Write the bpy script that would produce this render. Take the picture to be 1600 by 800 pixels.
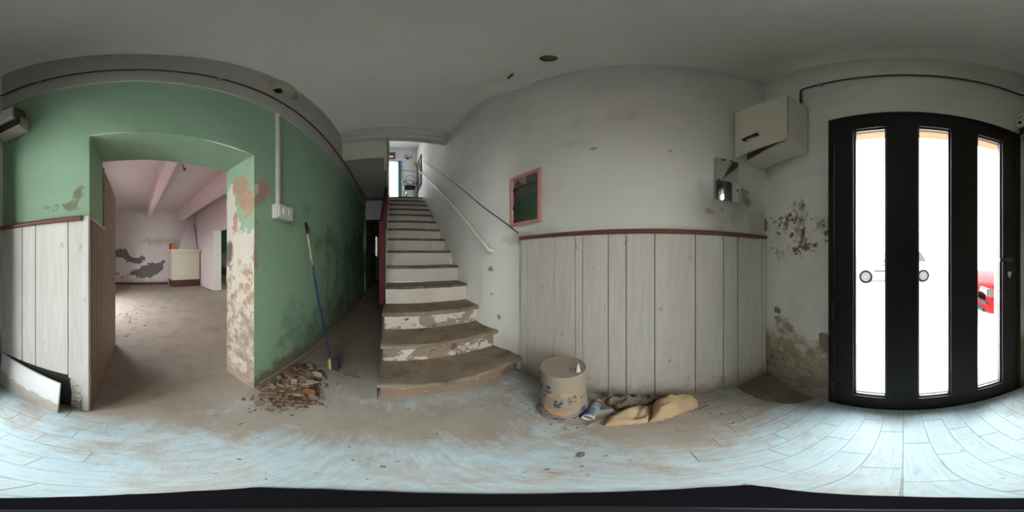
import bpy, bmesh, math, random
import numpy as np
from math import sin, cos, tan, radians, degrees, pi, hypot, atan2, sqrt
from mathutils import Vector, Matrix

for o in list(bpy.data.objects):
    bpy.data.objects.remove(o, do_unlink=True)
SC = bpy.context.scene
COL = SC.collection
random.seed(7)
H = 1.15                                   # eye height of the panorama

# ------------------------------------------------------------------ camera
cam_data = bpy.data.cameras.new('camera')
cam_data.type = 'PANO'
cam_data.panorama_type = 'EQUIRECTANGULAR'
cam_data.latitude_min, cam_data.latitude_max = -pi/2, pi/2
cam_data.longitude_min, cam_data.longitude_max = -pi, pi
cam_data.clip_start = 0.01
cam = bpy.data.objects.new('camera', cam_data)
COL.objects.link(cam)
cam.location = (0, 0, H)
cam.rotation_euler = (pi/2, 0, radians(-42.3))
SC.camera = cam

# ------------------------------------------------------------------ world, exposure
world = bpy.data.worlds.new('overcast_sky')
SC.world = world
world.use_nodes = True
wn = world.node_tree.nodes
wl = world.node_tree.links
wn.clear()
w_out = wn.new('ShaderNodeOutputWorld')
w_bg = wn.new('ShaderNodeBackground')
w_tc = wn.new('ShaderNodeTexCoord')
w_sep = wn.new('ShaderNodeSeparateXYZ')
w_ramp = wn.new('ShaderNodeValToRGB')
w_ramp.color_ramp.elements[0].position = 0.0
w_ramp.color_ramp.elements[0].color = (1.0, 0.975, 0.935, 1)
w_ramp.color_ramp.elements[1].position = 0.9
w_ramp.color_ramp.elements[1].color = (0.90, 0.95, 1.0, 1)
wl.new(w_tc.outputs['Generated'], w_sep.inputs[0])
wl.new(w_sep.outputs['Z'], w_ramp.inputs[0])
wl.new(w_ramp.outputs[0], w_bg.inputs['Color'])
wl.new(w_bg.outputs[0], w_out.inputs['Surface'])
w_bg.inputs['Strength'].default_value = 22.0
SC.view_settings.view_transform = 'Standard'
SC.view_settings.look = 'None'
SC.view_settings.gamma = 1
SC.view_settings.use_curve_mapping = False
SC.view_settings.exposure = 0.0

def portal(name, loc, rot, sx, sy):
    l = bpy.data.lights.new(name, 'AREA')
    l.shape = 'RECTANGLE'; l.size = sx; l.size_y = sy
    l.cycles.is_portal = True
    o = bpy.data.objects.new(name, l); COL.objects.link(o)
    o.location = loc; o.rotation_euler = rot
    return o
portal('door_daylight_portal', (-.15, -1.3, 1.1), (pi/2, 0, 0), 1.3, 2.3)
portal('kitchen_daylight_portal', (-3.42, -1.22, 1.1), (pi/2, 0, 0), 1.8, 2.2)
portal('side_room_added_opening_portal', (-2.45, 3.62, 1.3), (0, pi/2, 0), 1.8, 1.35)  # portal for the unseen opening added to light the side room
portal('upstairs_daylight_portal', (-.05, 5.75, 3.85), (pi/2, 0, pi), .8, 2.0)
portal('passage_added_opening_portal', (-1.62, 7.87, 1.6), (0, -pi/2, 0), .7, .35)  # portal for the unseen side opening added behind the slit

# ------------------------------------------------------------------ projecting photograph points onto planes
def ang(x, y): return radians((x-612)*.225), radians((400-y)*.225)
def pfloor(x, y, z=0.):
    t, e = ang(x, y); r = (z-H)/tan(e); return r*sin(t), r*cos(t)
def pwx(x, y, X):
    t, e = ang(x, y); r = X/sin(t); return r*cos(t), H+r*tan(e)
def pwy(x, y, Y):
    t, e = ang(x, y); r = Y/cos(t); return r*sin(t), H+r*tan(e)
def sstep(a, b, x):
    t = np.clip((np.asarray(x, float)-a)/(b-a), 0, 1); return t*t*(3-2*t)

# ------------------------------------------------------------------ materials
class NT:
    def __init__(s, name):
        s.m = bpy.data.materials.new(name); s.m.use_nodes = True
        s.n = s.m.node_tree.nodes; s.l = s.m.node_tree.links; s.n.clear()
        s.out = s.n.new('ShaderNodeOutputMaterial')
    def node(s, t, **kw):
        n = s.n.new('ShaderNode'+t)
        for k, v in kw.items(): setattr(n, k, v)
        return n
    def link(s, a, b): s.l.new(a, b)
    def math(s, op, a, b=None, c=None):
        n = s.node('Math', operation=op)
        for i, v in enumerate((a, b, c)):
            if v is None: continue
            if hasattr(v, 'is_output'): s.link(v, n.inputs[i])
            else: n.inputs[i].default_value = v
        return n.outputs[0]
    def mix(s, f, a, b, mode='MIX'):
        n = s.node('Mix', data_type='RGBA', blend_type=mode)
        for sock, v in ((n.inputs[0], f), (n.inputs[6], a), (n.inputs[7], b)):
            if hasattr(v, 'is_output'): s.link(v, sock)
            elif isinstance(v, (int, float)): sock.default_value = v
            else: sock.default_value = (*v[:3], 1)
        return n.outputs[2]
    def ramp(s, f, lo, hi):
        n = s.node('MapRange'); n.clamp = True
        s.link(f, n.inputs[0]); n.inputs[1].default_value = lo; n.inputs[2].default_value = hi
        return n.outputs[0]
    def coords(s, kind='world', scale=(1, 1, 1)):
        if kind == 'world': c = s.node('NewGeometry').outputs['Position']
        else: c = s.node('TexCoord').outputs['Object']
        if tuple(scale) != (1, 1, 1):
            mp = s.node('Mapping'); mp.inputs['Scale'].default_value = scale
            s.link(c, mp.inputs[0]); c = mp.outputs[0]
        return c
    def noise(s, c, scale, detail=5, rough=.6, dist=0.):
        n = s.node('TexNoise'); s.link(c, n.inputs['Vector'])
        n.inputs['Scale'].default_value = scale; n.inputs['Detail'].default_value = detail
        n.inputs['Roughness'].default_value = rough; n.inputs['Distortion'].default_value = dist
        return n.outputs[0]
    def attr(s, name):
        n = s.node('Attribute'); n.attribute_name = name; return n.outputs['Fac']
    def finish(s, color, rough=.8, metal=0., bump=None, bump_strength=.3, bump_dist=.01, spec=.4, coat=0.):
        p = s.node('BsdfPrincipled')
        if hasattr(color, 'is_output'): s.link(color, p.inputs['Base Color'])
        else: p.inputs['Base Color'].default_value = (*color[:3], 1)
        if hasattr(rough, 'is_output'): s.link(rough, p.inputs['Roughness'])
        else: p.inputs['Roughness'].default_value = rough
        p.inputs['Metallic'].default_value = metal
        p.inputs['Specular IOR Level'].default_value = spec
        p.inputs['Coat Weight'].default_value = coat
        if bump is not None:
            b = s.node('Bump'); b.inputs['Strength'].default_value = bump_strength
            b.inputs['Distance'].default_value = bump_dist
            s.link(bump, b.inputs['Height']); s.link(b.outputs[0], p.inputs['Normal'])
        s.link(p.outputs[0], s.out.inputs[0])
        return s.m

def layered(name, base, layers=(), var=.12, vscale=3., rough=.85, bump=.25, kind='world', fine=60., spec=.3):
    """plaster, paint or dirt: a base colour with patchy variation and masked layers of other colours."""
    t = NT(name); c = t.coords(kind)
    big = t.noise(c, vscale, 6, .6)
    lo = tuple(v*(1-var) for v in base); hi = tuple(min(1, v*(1+var)) for v in base)
    col = t.mix(t.ramp(big, .3, .7), lo, hi)
    hsum = t.noise(c, fine, 4, .6)
    for L in layers:
        n = t.noise(t.coords(kind, L.get('stretch', (1, 1, 1))), L.get('scale', 8), L.get('detail', 8), L.get('rough', .65), L.get('dist', 0.))
        f = t.math('MULTIPLY', t.math('SUBTRACT', n, .5), L.get('amp', 1.))
        if 'attr' in L: f = t.math('ADD', t.attr(L['attr']), f)
        else: f = t.math('ADD', f, L.get('level', .5))
        f = t.ramp(f, .5-L.get('soft', .03), .5+L.get('soft', .03))
        f0 = f
        f = t.math('MULTIPLY', f, L.get('op', 1.))
        lc = L['col']
        if 'col2' in L:
            lc = t.mix(t.ramp(t.noise(c, L.get('cscale', 14), 6, .65), .35, .65), L['col'], L['col2'])
        col = t.mix(f, col, lc)
        if L.get('h'):
            hsum = t.math('ADD', hsum, t.math('MULTIPLY', f0, L['h']))
    return t.finish(col, rough, bump=hsum, bump_strength=bump, bump_dist=.006, spec=spec)

def plain(name, col, rough=.6, metal=0., var=.08, vscale=8., kind='obj', bump=0., fine=80., spec=.4, coat=0.):
    t = NT(name); c = t.coords(kind)
    n = t.noise(c, vscale, 5, .6)
    k = t.mix(t.ramp(n, .3, .7), tuple(v*(1-var) for v in col), tuple(min(1, v*(1+var)) for v in col))
    return t.finish(k, rough, metal, bump=(t.noise(c, fine, 4) if bump else None), bump_strength=bump, bump_dist=.004, spec=spec, coat=coat)

def wood(name, a, b, scale=(18, 18, 1.2), rough=.55, kind='world', dirt=None, spec=.35):
    t = NT(name); c = t.coords(kind, scale)
    g = t.noise(c, 3., 6, .6, 1.2)
    col = t.mix(t.ramp(g, .35, .68), a, b)
    if dirt:
        n = t.noise(t.coords(kind), 7, 8, .7)
        col = t.mix(t.ramp(n, .52, .68), col, dirt)
    return t.finish(col, rough, bump=g, bump_strength=.12, bump_dist=.002, spec=spec)

def glass_pane(name, tint=(.95, .97, .97)):
    t = NT(name)
    tr = t.node('BsdfTransparent'); tr.inputs[0].default_value = (*tint, 1)
    gl = t.node('BsdfGlossy'); gl.inputs['Roughness'].default_value = .02
    lw = t.node('LayerWeight'); lw.inputs['Blend'].default_value = .5
    fz = t.math('MULTIPLY_ADD', t.math('POWER', lw.outputs['Facing'], 5.), .9, .03)
    mx = t.node('MixShader')
    t.link(fz, mx.inputs[0]); t.link(tr.outputs[0], mx.inputs[1]); t.link(gl.outputs[0], mx.inputs[2])
    t.link(mx.outputs[0], t.out.inputs[0])
    return t.m

M = {}
DUST = (.36, .30, .245)
M['ceiling'] = layered('ceiling_plaster', (.77, .76, .71), [
    dict(level=.36, col=(.70, .68, .61), scale=2.2, amp=.9, soft=.15, op=.6)], var=.04, vscale=1.5, fine=220, bump=.12)
M['white_wall'] = layered('white_wall_plaster', (.75, .735, .70), [
    dict(level=.33, col=(.52, .53, .53), scale=1.8, amp=1., soft=.18, op=.6),
    dict(attr='dirt', col=(.40, .36, .31), scale=5, amp=.9, soft=.22, op=.7, stretch=(1, 1, .6)),
    dict(attr='peel', col=(.26, .25, .235), col2=(.40, .33, .26), scale=14, amp=.9, soft=.04, h=-1.2),
    dict(level=.16, col=(.25, .2, .17), scale=26, amp=.95, soft=.02, detail=3, op=.7, stretch=(.5, .5, 1.6))], var=.05, vscale=2, fine=34, bump=.3)
M['door_wall'] = layered('mouldy_wall_plaster', (.72, .70, .645), [
    dict(level=.34, col=(.46, .47, .45), scale=2.4, amp=1., soft=.15, op=.6),
    dict(attr='dirt', col=(.45, .36, .25), col2=(.56, .52, .44), scale=4.5, amp=1.2, soft=.12, op=.85),
    dict(attr='dirt', col=(.24, .185, .13), col2=(.36, .29, .2), scale=11, amp=1.9, soft=.10, op=.8, h=-1.),
    dict(attr='peel', col=(.13, .085, .06), col2=(.26, .2, .15), scale=32, amp=1.7, soft=.05, h=-1.),
    dict(attr='hole', col=(.23, .2, .17), scale=9, amp=.2, soft=.03, h=-2.)], var=.05, fine=40, bump=.45)
M['green_wall'] = layered('green_wall_paint', (.275, .425, .29), [
    dict(level=.36, col=(.34, .47, .34), scale=2.6, amp=1., soft=.12, op=.6),
    dict(level=.32, col=(.20, .335, .21), scale=6, amp=1., soft=.12, op=.5),
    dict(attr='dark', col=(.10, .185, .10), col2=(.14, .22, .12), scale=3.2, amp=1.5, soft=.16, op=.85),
    dict(attr='dirt', col=(.13, .10, .065), col2=(.19, .17, .11), scale=14, amp=1.6, soft=.10, op=.9, h=-.8),
    dict(attr='tan', col=(.44, .30, .2), col2=(.36, .27, .2), scale=11, amp=1.3, soft=.05, h=-.8),
    dict(attr='peel', col=(.60, .53, .47), col2=(.52, .42, .33), scale=13, amp=1.2, soft=.04, h=-.6),
    dict(attr='pale', col=(.46, .45, .41), col2=(.42, .40, .37), scale=3, amp=.02, soft=.006),
    dict(level=.135, col=(.16, .1, .06), scale=30, amp=.95, soft=.02, detail=2, stretch=(.6, .35, 1.5), op=.8)], var=.07, fine=36, bump=.3)
M['reveal'] = layered('peeled_reveal_plaster', (.62, .57, .50), [
    dict(attr='green', col=(.285, .435, .30), col2=(.32, .46, .33), scale=12, amp=1.5, soft=.03, h=.6),
    dict(attr='tan', col=(.47, .33, .22), col2=(.40, .27, .175), scale=11, amp=1.5, soft=.06, h=-.6),
    dict(attr='dirt', col=(.36, .27, .19), col2=(.27, .21, .155), scale=12, amp=1.7, soft=.12, op=.8, h=-.6),
    dict(attr='dark', col=(.11, .075, .05), scale=11, amp=.8, soft=.1, op=.9)], var=.07, fine=40, bump=.5)
M['kitchen_wall'] = layered('kitchen_wall_plaster', (.69, .625, .625), [
    dict(attr='dirt', col=(.42, .33, .26), col2=(.50, .42, .36), scale=5, amp=1.2, soft=.2, op=.75),
    dict(attr='peel', col=(.145, .135, .13), col2=(.2, .185, .175), scale=4.5, amp=1.5, soft=.02, h=-1.5),
    dict(attr='teal', col=(.2, .38, .36), scale=3, amp=.03, soft=.01)], var=.05, vscale=1.2, fine=20, bump=.3)
M['floor_base'] = None
def floor_mat(name, joint=False):
    t = NT(name); c = t.coords('world')
    st = t.noise(t.coords('world', (85, 5, 20)), 1.6, 5, .65, .6)
    st2 = t.noise(t.coords('world', (48, 9, 20)), 1.2, 4, .6, .4)
    big = t.noise(c, 2.2, 7, .65)
    paint = t.mix(t.ramp(big, .35, .65), (.47, .61, .66), (.60, .71, .73))
    paint = t.mix(t.math('MULTIPLY', t.ramp(st, .53, .66), .55), paint, (.24, .46, .53))
    paint = t.mix(t.math('MULTIPLY', t.ramp(st2, .56, .74), .5), paint, (.76, .78, .76))
    dn = t.noise(c, 5., 9, .7, .4)
    dn2 = t.noise(t.coords('world', (22, 6, 10)), 1.6, 6, .65, .5)
    f = t.math('ADD', t.attr('dirt'), t.math('MULTIPLY', t.math('SUBTRACT', dn, .5), 1.7))
    f = t.math('ADD', f, t.math('MULTIPLY', t.math('SUBTRACT', dn2, .5), .8))
    f = t.math('MULTIPLY', t.ramp(f, .26, .80), .92)
    dcol = t.mix(t.ramp(t.noise(c, 3.3, 7, .65), .3, .7), (.345, .275, .21), (.47, .405, .335))
    col = t.mix(f, paint, dcol)
    g = t.ramp(t.noise(c, 34, 3, .6), .66, .72)
    col = t.mix(t.math('MULTIPLY', g, .5), col, (.2, .155, .12))
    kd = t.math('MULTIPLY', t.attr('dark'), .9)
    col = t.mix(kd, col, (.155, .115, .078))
    hs = t.math('ADD', t.noise(c, 70, 5, .65), t.math('MULTIPLY', f, .6))
    rg = t.node('MapRange'); t.link(f, rg.inputs[0]); rg.inputs[3].default_value = .42; rg.inputs[4].default_value = .9
    return t.finish(col, rg.outputs[0], bump=hs, bump_strength=.35, bump_dist=.004, spec=.45)
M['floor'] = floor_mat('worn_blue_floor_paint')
M['kitchen_floor'] = layered('kitchen_floor_dust', (.37, .31, .265), [
    dict(level=.42, col=(.25, .205, .19), scale=4, amp=1.2, soft=.12, op=.7),
    dict(level=.30, col=(.16, .12, .10), scale=15, amp=1.2, soft=.06, op=.7),
    dict(attr='dirt', col=(.185, .145, .12), scale=3, amp=.8, soft=.25, op=.7)], var=.1, fine=50, bump=.4)
M['concrete'] = layered('bare_screed', (.25, .2, .16), [dict(level=.4, col=(.17, .135, .105), scale=6, amp=1.2, soft=.1)], var=.1, fine=60, bump=.4)
# wainscot boards: pale grey-cream wood print
def plank_mat(name, a, b, dirt):
    t = NT(name); c = t.coords('world', (9, 9, .75))
    g = t.noise(c, 2.6, 5, .6, 2.2)
    w = t.node('TexWave'); w.wave_type = 'BANDS'; w.bands_direction = 'DIAGONAL'
    w.inputs['Scale'].default_value = 1.6; w.inputs['Distortion'].default_value = 9; w.inputs['Detail'].default_value = 3
    t.link(t.coords('world', (6, 6, .5)), w.inputs[0])
    col = t.mix(t.ramp(g, .4, .7), a, b)
    col = t.mix(t.math('MULTIPLY', t.ramp(w.outputs[0], .6, .95), .13), col, tuple(v*.72 for v in a))
    wc = t.coords('world')
    z = t.node('SeparateXYZ'); t.link(wc, z.inputs[0])
    low = t.ramp(z.outputs[2], .32, .0)
    n = t.noise(wc, 9, 8, .7)
    f = t.ramp(t.math('ADD', t.math('MULTIPLY', low, .75), t.math('SUBTRACT', n, .5)), .3, .62)
    col = t.mix(t.math('MULTIPLY', f, .8), col, dirt)
    sp = t.ramp(t.noise(t.coords('world', (1, 1, .55)), 19, 3, .5), .69, .72)
    col = t.mix(t.math('MULTIPLY', sp, .55), col, (.28, .23, .19))
    return t.finish(col, .5, bump=g, bump_strength=.06, bump_dist=.002, spec=.4)
M['plank'] = plank_mat('pale_wainscot_board', (.615, .575, .51), (.685, .645, .58), DUST)
M['plank_left'] = plank_mat('pale_wainscot_board_left', (.57, .55, .505), (.65, .63, .59), (.42, .37, .31))
M['groove'] = plain('dark_board_joint', (.07, .045, .04), .8)
M['brown_rail'] = wood('brown_varnished_rail', (.13, .052, .035), (.2, .085, .055), (4, 4, 30), .45)
M['maroon'] = plain('maroon_gloss_paint', (.075, .012, .016), .6, var=.3, spec=.15)
M['stone'] = layered('dusty_stone_tread', (.225, .17, .12), [
    dict(level=.44, col=(.32, .26, .195), scale=5, amp=1.4, soft=.15, op=.8),
    dict(level=.36, col=(.09, .066, .05), scale=4.5, amp=1.4, soft=.12, op=.8),
    dict(level=.2, col=(.5, .46, .42), scale=20, amp=.9, soft=.02, op=.7)], var=.1, fine=60, bump=.5)
M['riser_dirty'] = layered('dirty_flaking_riser', (.25, .18, .125), [
    dict(level=.36, col=(.20, .13, .085), scale=6, amp=1.3, soft=.08, op=.8),
    dict(level=.36, col=(.63, .58, .52), scale=9, amp=1.3, soft=.02, h=1., stretch=(1, 1, 1.6))], var=.12, fine=50, bump=.5)
M['riser_mid'] = layered('half_bare_riser', (.60, .54, .48), [
    dict(level=.58, col=(.27, .205, .145), scale=6, amp=1.6, soft=.03, h=-1., stretch=(.8, 1, 1.)),
    dict(level=.36, col=(.17, .105, .08), scale=9, amp=1.4, soft=.04, h=-1.)], var=.08, fine=50, bump=.5)
M['rubble'] = layered('brown_rubble_dust', (.19, .125, .08), [dict(level=.42, col=(.30, .215, .145), scale=22, amp=1.6, soft=.12), dict(level=.36, col=(.06, .04, .028), scale=18, amp=1.6, soft=.1)], var=.2, fine=90, bump=.8)
M['drift'] = layered('brown_drifted_dirt', (.20, .155, .105), [dict(level=.4, col=(.27, .215, .155), scale=9, amp=1.3, soft=.15)], var=.15, fine=110, bump=.6)
M['riser_peel'] = layered('peeling_white_riser', (.62, .57, .51), [
    dict(level=.50, col=(.30, .245, .19), scale=6, amp=1.6, soft=.03, h=-1., stretch=(.8, 1, 1.)),
    dict(level=.33, col=(.17, .12, .10), scale=11, amp=1.3, soft=.03, h=-1.)], var=.08, fine=50, bump=.5)
M['riser_white'] = layered('white_riser_paint', (.62, .56, .49), [
    dict(level=.34, col=(.44, .37, .3), scale=4, amp=1.1, soft=.14, op=.7),
    dict(level=.2, col=(.2, .15, .12), scale=22, amp=1., soft=.02)], var=.06, fine=50, bump=.2)
M['nosing'] = layered('dark_worn_nosing', (.085, .072, .066), [
    dict(level=.42, col=(.21, .175, .145), scale=10, amp=1.3, soft=.1, stretch=(.4, 1, 1))], var=.2, fine=60, bump=.4)
M['cream'] = layered('cream_panel_paint', (.52, .49, .41), [dict(level=.36, col=(.42, .38, .31), scale=3, amp=1., soft=.15, op=.6)], var=.05, bump=.1)
M['soffit'] = layered('grey_soffit_plaster', (.48, .48, .45), [], var=.06, bump=.1)
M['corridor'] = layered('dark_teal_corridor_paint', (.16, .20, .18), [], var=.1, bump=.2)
M['upper_wall'] = layered('upstairs_wall_paint', (.74, .735, .74), [], var=.04, bump=.12)
M['brown_wood'] = wood('brown_panel_wood', (.20, .125, .08), (.29, .19, .125), (12, 12, .9), .5, dirt=(.3, .235, .175))
M['door_leaf'] = wood('dirty_plywood_door', (.24, .17, .125), (.36, .27, .205), (10, 10, .8), .6, dirt=(.18, .12, .085))
M['alu'] = plain('dark_bronze_aluminium', (.011, .0075, .007), .5, .0, var=.15, spec=.22)
M['alu_bead'] = plain('bronze_glazing_bead', (.10, .085, .082), .3, .3, var=.1)
M['black'] = plain('black_plastic', (.012, .012, .013), .4)
M['rubber'] = plain('black_rubber', (.005, .005, .005), .95, spec=.02)
M['steel'] = plain('brushed_steel', (.55, .55, .54), .28, 1., var=.1)
M['chrome'] = plain('chrome', (.75, .75, .75), .12, 1., var=.03)
M['glass'] = glass_pane('clear_window_glass')
M['tan_render'] = layered('ochre_lintel_render', (.20, .125, .062), [], var=.08, bump=.3)
M['white_render'] = layered('white_outer_render', (.72, .70, .66), [], var=.05, bump=.3)
M['asphalt'] = layered('pale_street_paving', (.72, .71, .69), [dict(level=.35, col=(.64, .63, .61), scale=1.2, amp=1., soft=.2)], var=.08, fine=30, bump=.3)
M['pipe_brown'] = plain('brown_pipe_paint', (.055, .022, .02), .45, var=.2)
M['galv'] = plain('galvanised_clip', (.32, .32, .31), .45, .6)
M['white_plastic'] = plain('white_plastic', (.70, .68, .63), .4, var=.05)
M['grey_plastic'] = plain('grey_plastic', (.10, .10, .105), .5)
M['cream_plastic'] = plain('cream_box_plastic', (.42, .395, .31), .45, var=.06)
M['cond'] = plain('off_white_conduit', (.50, .48, .43), .5, var=.08)
M['mirror'] = NT('silvered_mirror').finish((.78, .80, .79), .03, 1.)
def old_mirror():
    t = NT('spotted_old_mirror'); c = t.coords('world')
    f = t.ramp(t.noise(c, 16, 6, .7), .68, .74)
    col = t.mix(f, (.66, .70, .68), (.22, .15, .1))
    r = t.node('MapRange'); t.link(f, r.inputs[0]); r.inputs[3].default_value = .05; r.inputs[4].default_value = .6
    return t.finish(col, r.outputs[0], .92)
M['old_mirror'] = old_mirror()
M['pink'] = plain('pink_frame_paint', (.60, .27, .25), .45, var=.12, vscale=20)
M['petal'] = plain('pink_petal_print', (.22, .05, .10), .6)
M['leaf_print'] = plain('dark_green_print', (.012, .03, .02), .6)
M['cupboard'] = layered('cream_laminate', (.62, .575, .48), [dict(level=.28, col=(.38, .33, .27), scale=6, amp=1., soft=.12, op=.6)], var=.05, fine=90, bump=.06, rough=.5)
M['white_paint_wood'] = layered('white_painted_board', (.74, .74, .74), [
    dict(attr='dirt', col=(.42, .37, .30), col2=(.5, .46, .4), scale=14, amp=1.7, soft=.06, op=.9),
    dict(level=.2, col=(.3, .27, .22), scale=16, amp=1.1, soft=.03)], var=.05, fine=40, bump=.25)
M['void'] = plain('dark_wall_cavity', (.03, .026, .022), .9)
M['bucket'] = layered('dusty_paint_bucket', (.345, .28, .215), [
    dict(level=.36, col=(.36, .30, .24), scale=14, amp=1.1, soft=.1, kind='obj'),
    dict(attr='blue', col=(.035, .05, .19), scale=34, amp=1.3, soft=.05),
    dict(attr='orange', col=(.72, .25, .10), col2=(.70, .42, .14), scale=26, amp=1.0, soft=.12, op=.85),
    dict(attr='black', col=(.04, .035, .04), scale=40, amp=1.3, soft=.06),
    dict(level=.50, col=(.345, .28, .215), scale=22, amp=2.2, soft=.16, op=.88),
    dict(level=.2, col=(.10, .09, .13), scale=50, amp=1.1, soft=.03, detail=2)], var=.06, vscale=10, fine=120, bump=.25, kind='obj', rough=.7)
M['can_blue'] = layered('blue_can_paint', (.09, .17, .28), [dict(level=.44, col=(.42, .40, .36), scale=16, amp=1.3, soft=.08, op=.85)], kind='obj', var=.2, vscale=14, bump=.05, rough=.4)
M['can_white'] = plain('white_can_rim', (.70, .68, .64), .4, var=.08)
M['can_red'] = plain('dull_red_band', (.34, .12, .09), .5)
M['chamois'] = layered('tan_cloth', (.60, .435, .265), [dict(level=.30, col=(.42, .30, .19), scale=7, amp=1., soft=.15, op=.7)], var=.08, vscale=6, fine=90, bump=.3, rough=.95)
M['grey_cloth'] = layered('dusty_grey_cloth', (.25, .205, .15), [dict(level=.4, col=(.34, .285, .22), scale=9, amp=1., soft=.1)], var=.15, fine=110, bump=.4, rough=.95)
M['paper'] = layered('dirty_paper', (.50, .46, .40), [dict(level=.38, col=(.33, .28, .22), scale=18, amp=1.2, soft=.08)], var=.1, bump=.2)
M['chip_tan'] = layered('plaster_chip_tan', (.25, .175, .115), [dict(level=.4, col=(.2, .14, .095), scale=16, amp=1.2, soft=.1)], var=.2, fine=60, bump=.5)
M['chip_grey'] = layered('plaster_chip_grey', (.34, .275, .215), [dict(level=.4, col=(.17, .13, .1), scale=14, amp=1.2, soft=.1)], var=.2, fine=60, bump=.5)
M['chip_brick'] = layered('brick_shard', (.26, .11, .05), [dict(level=.4, col=(.16, .07, .04), scale=14, amp=1.2, soft=.1)], var=.2, fine=60, bump=.5)
M['broom_blue'] = layered('worn_blue_broom_pole', (.02, .03, .095), [dict(attr='wear', col=(.36, .28, .2), col2=(.45, .38, .3), scale=30, amp=1.2, soft=.04, stretch=(1, 1, .4)),
    dict(level=.22, col=(.5, .45, .38), scale=40, amp=1.1, soft=.03)], kind='obj', var=.15, bump=.1, rough=.5)
M['broom_yellow'] = plain('yellow_broom_block', (.52, .40, .09), .6, var=.15)
M['bristle'] = plain('dark_blue_bristle', (.03, .035, .05), .9, var=.3, vscale=60, bump=.6, fine=200)
M['rust'] = layered('rusty_cover_plate', (.15, .085, .05), [dict(level=.4, col=(.24, .15, .10), scale=30, amp=1.2, soft=.1)], var=.2, bump=.4, kind='obj')
M['rose_cream'] = layered('cream_plaster_boss', (.46, .43, .35), [dict(attr='rim', col=(.38, .29, .18), scale=10, amp=.7, soft=.2, op=.85)], var=.06, bump=.2)
M['orange'] = plain('orange_tin', (.62, .15, .03), .45, var=.15)
M['dark_wood'] = wood('dark_red_wood', (.075, .03, .022), (.12, .05, .035), (2, 9, 9), .5)
M['curtain_teal'] = plain('teal_curtain', (.10, .27, .28), .9, var=.25, vscale=16)
def lace():
    t = NT('white_lace_curtain'); c = t.coords('world')
    f = t.ramp(t.noise(c, 38, 3, .5), .52, .60)
    tr = t.node('BsdfTransparent'); d = t.node('BsdfTranslucent'); d.inputs[0].default_value = (.8, .84, .86, 1)
    mx = t.node('MixShader'); t.link(t.math('MULTIPLY_ADD', f, .35, .25), mx.inputs[0])
    t.link(tr.outputs[0], mx.inputs[1]); t.link(d.outputs[0], mx.inputs[2]); t.link(mx.outputs[0], t.out.inputs[0])
    return t.m
M['lace'] = lace()
M['pad'] = plain('white_vinyl_pad', (.72, .71, .70), .45)
M['frame_metal'] = plain('dark_chair_metal', (.05, .05, .055), .35, .7)
M['shade'] = plain('cream_lamp_shade', (.50, .42, .33), .6, var=.1)
M['lampbrown'] = plain('brown_lamp_fitting', (.18, .10, .07), .5)
M['picture_red'] = plain('dark_red_print', (.14, .04, .04), .5, var=.4, vscale=12, kind='world')
M['yellow'] = plain('yellow_cloth', (.62, .44, .06), .8, var=.15)
M['silver'] = plain('silver_car_paint', (.22, .225, .23), .5, 0., var=.02, spec=.1)
M['red_car'] = plain('red_car_paint', (.40, .0035, .0045), .5, 0., var=.04, spec=.02)
M['car_glass'] = plain('dark_car_glass', (.03, .035, .04), .2, spec=.12)
M['lens'] = plain('headlamp_lens', (.06, .055, .058), .3, spec=.15)
M['amber'] = plain('amber_lens', (.06, .05, .05), .3, spec=.1)
M['bumper'] = plain('grey_bumper_strip', (.016, .016, .017), .8, spec=.05)
M['plate'] = plain('blank_white_plate', (.75, .75, .73), .5)
M['hub'] = plain('silver_wheel', (.07, .07, .072), .6, 0., spec=.1)
M['base_black'] = plain('black_rig_base', (.006, .005, .007), .8, var=.25, spec=.08)

# ------------------------------------------------------------------ mesh builder
def origin(o):
    p = Vector((0, 0, 0))
    while o is not None:
        p = p + o.location; o = o.parent
    return p

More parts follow.
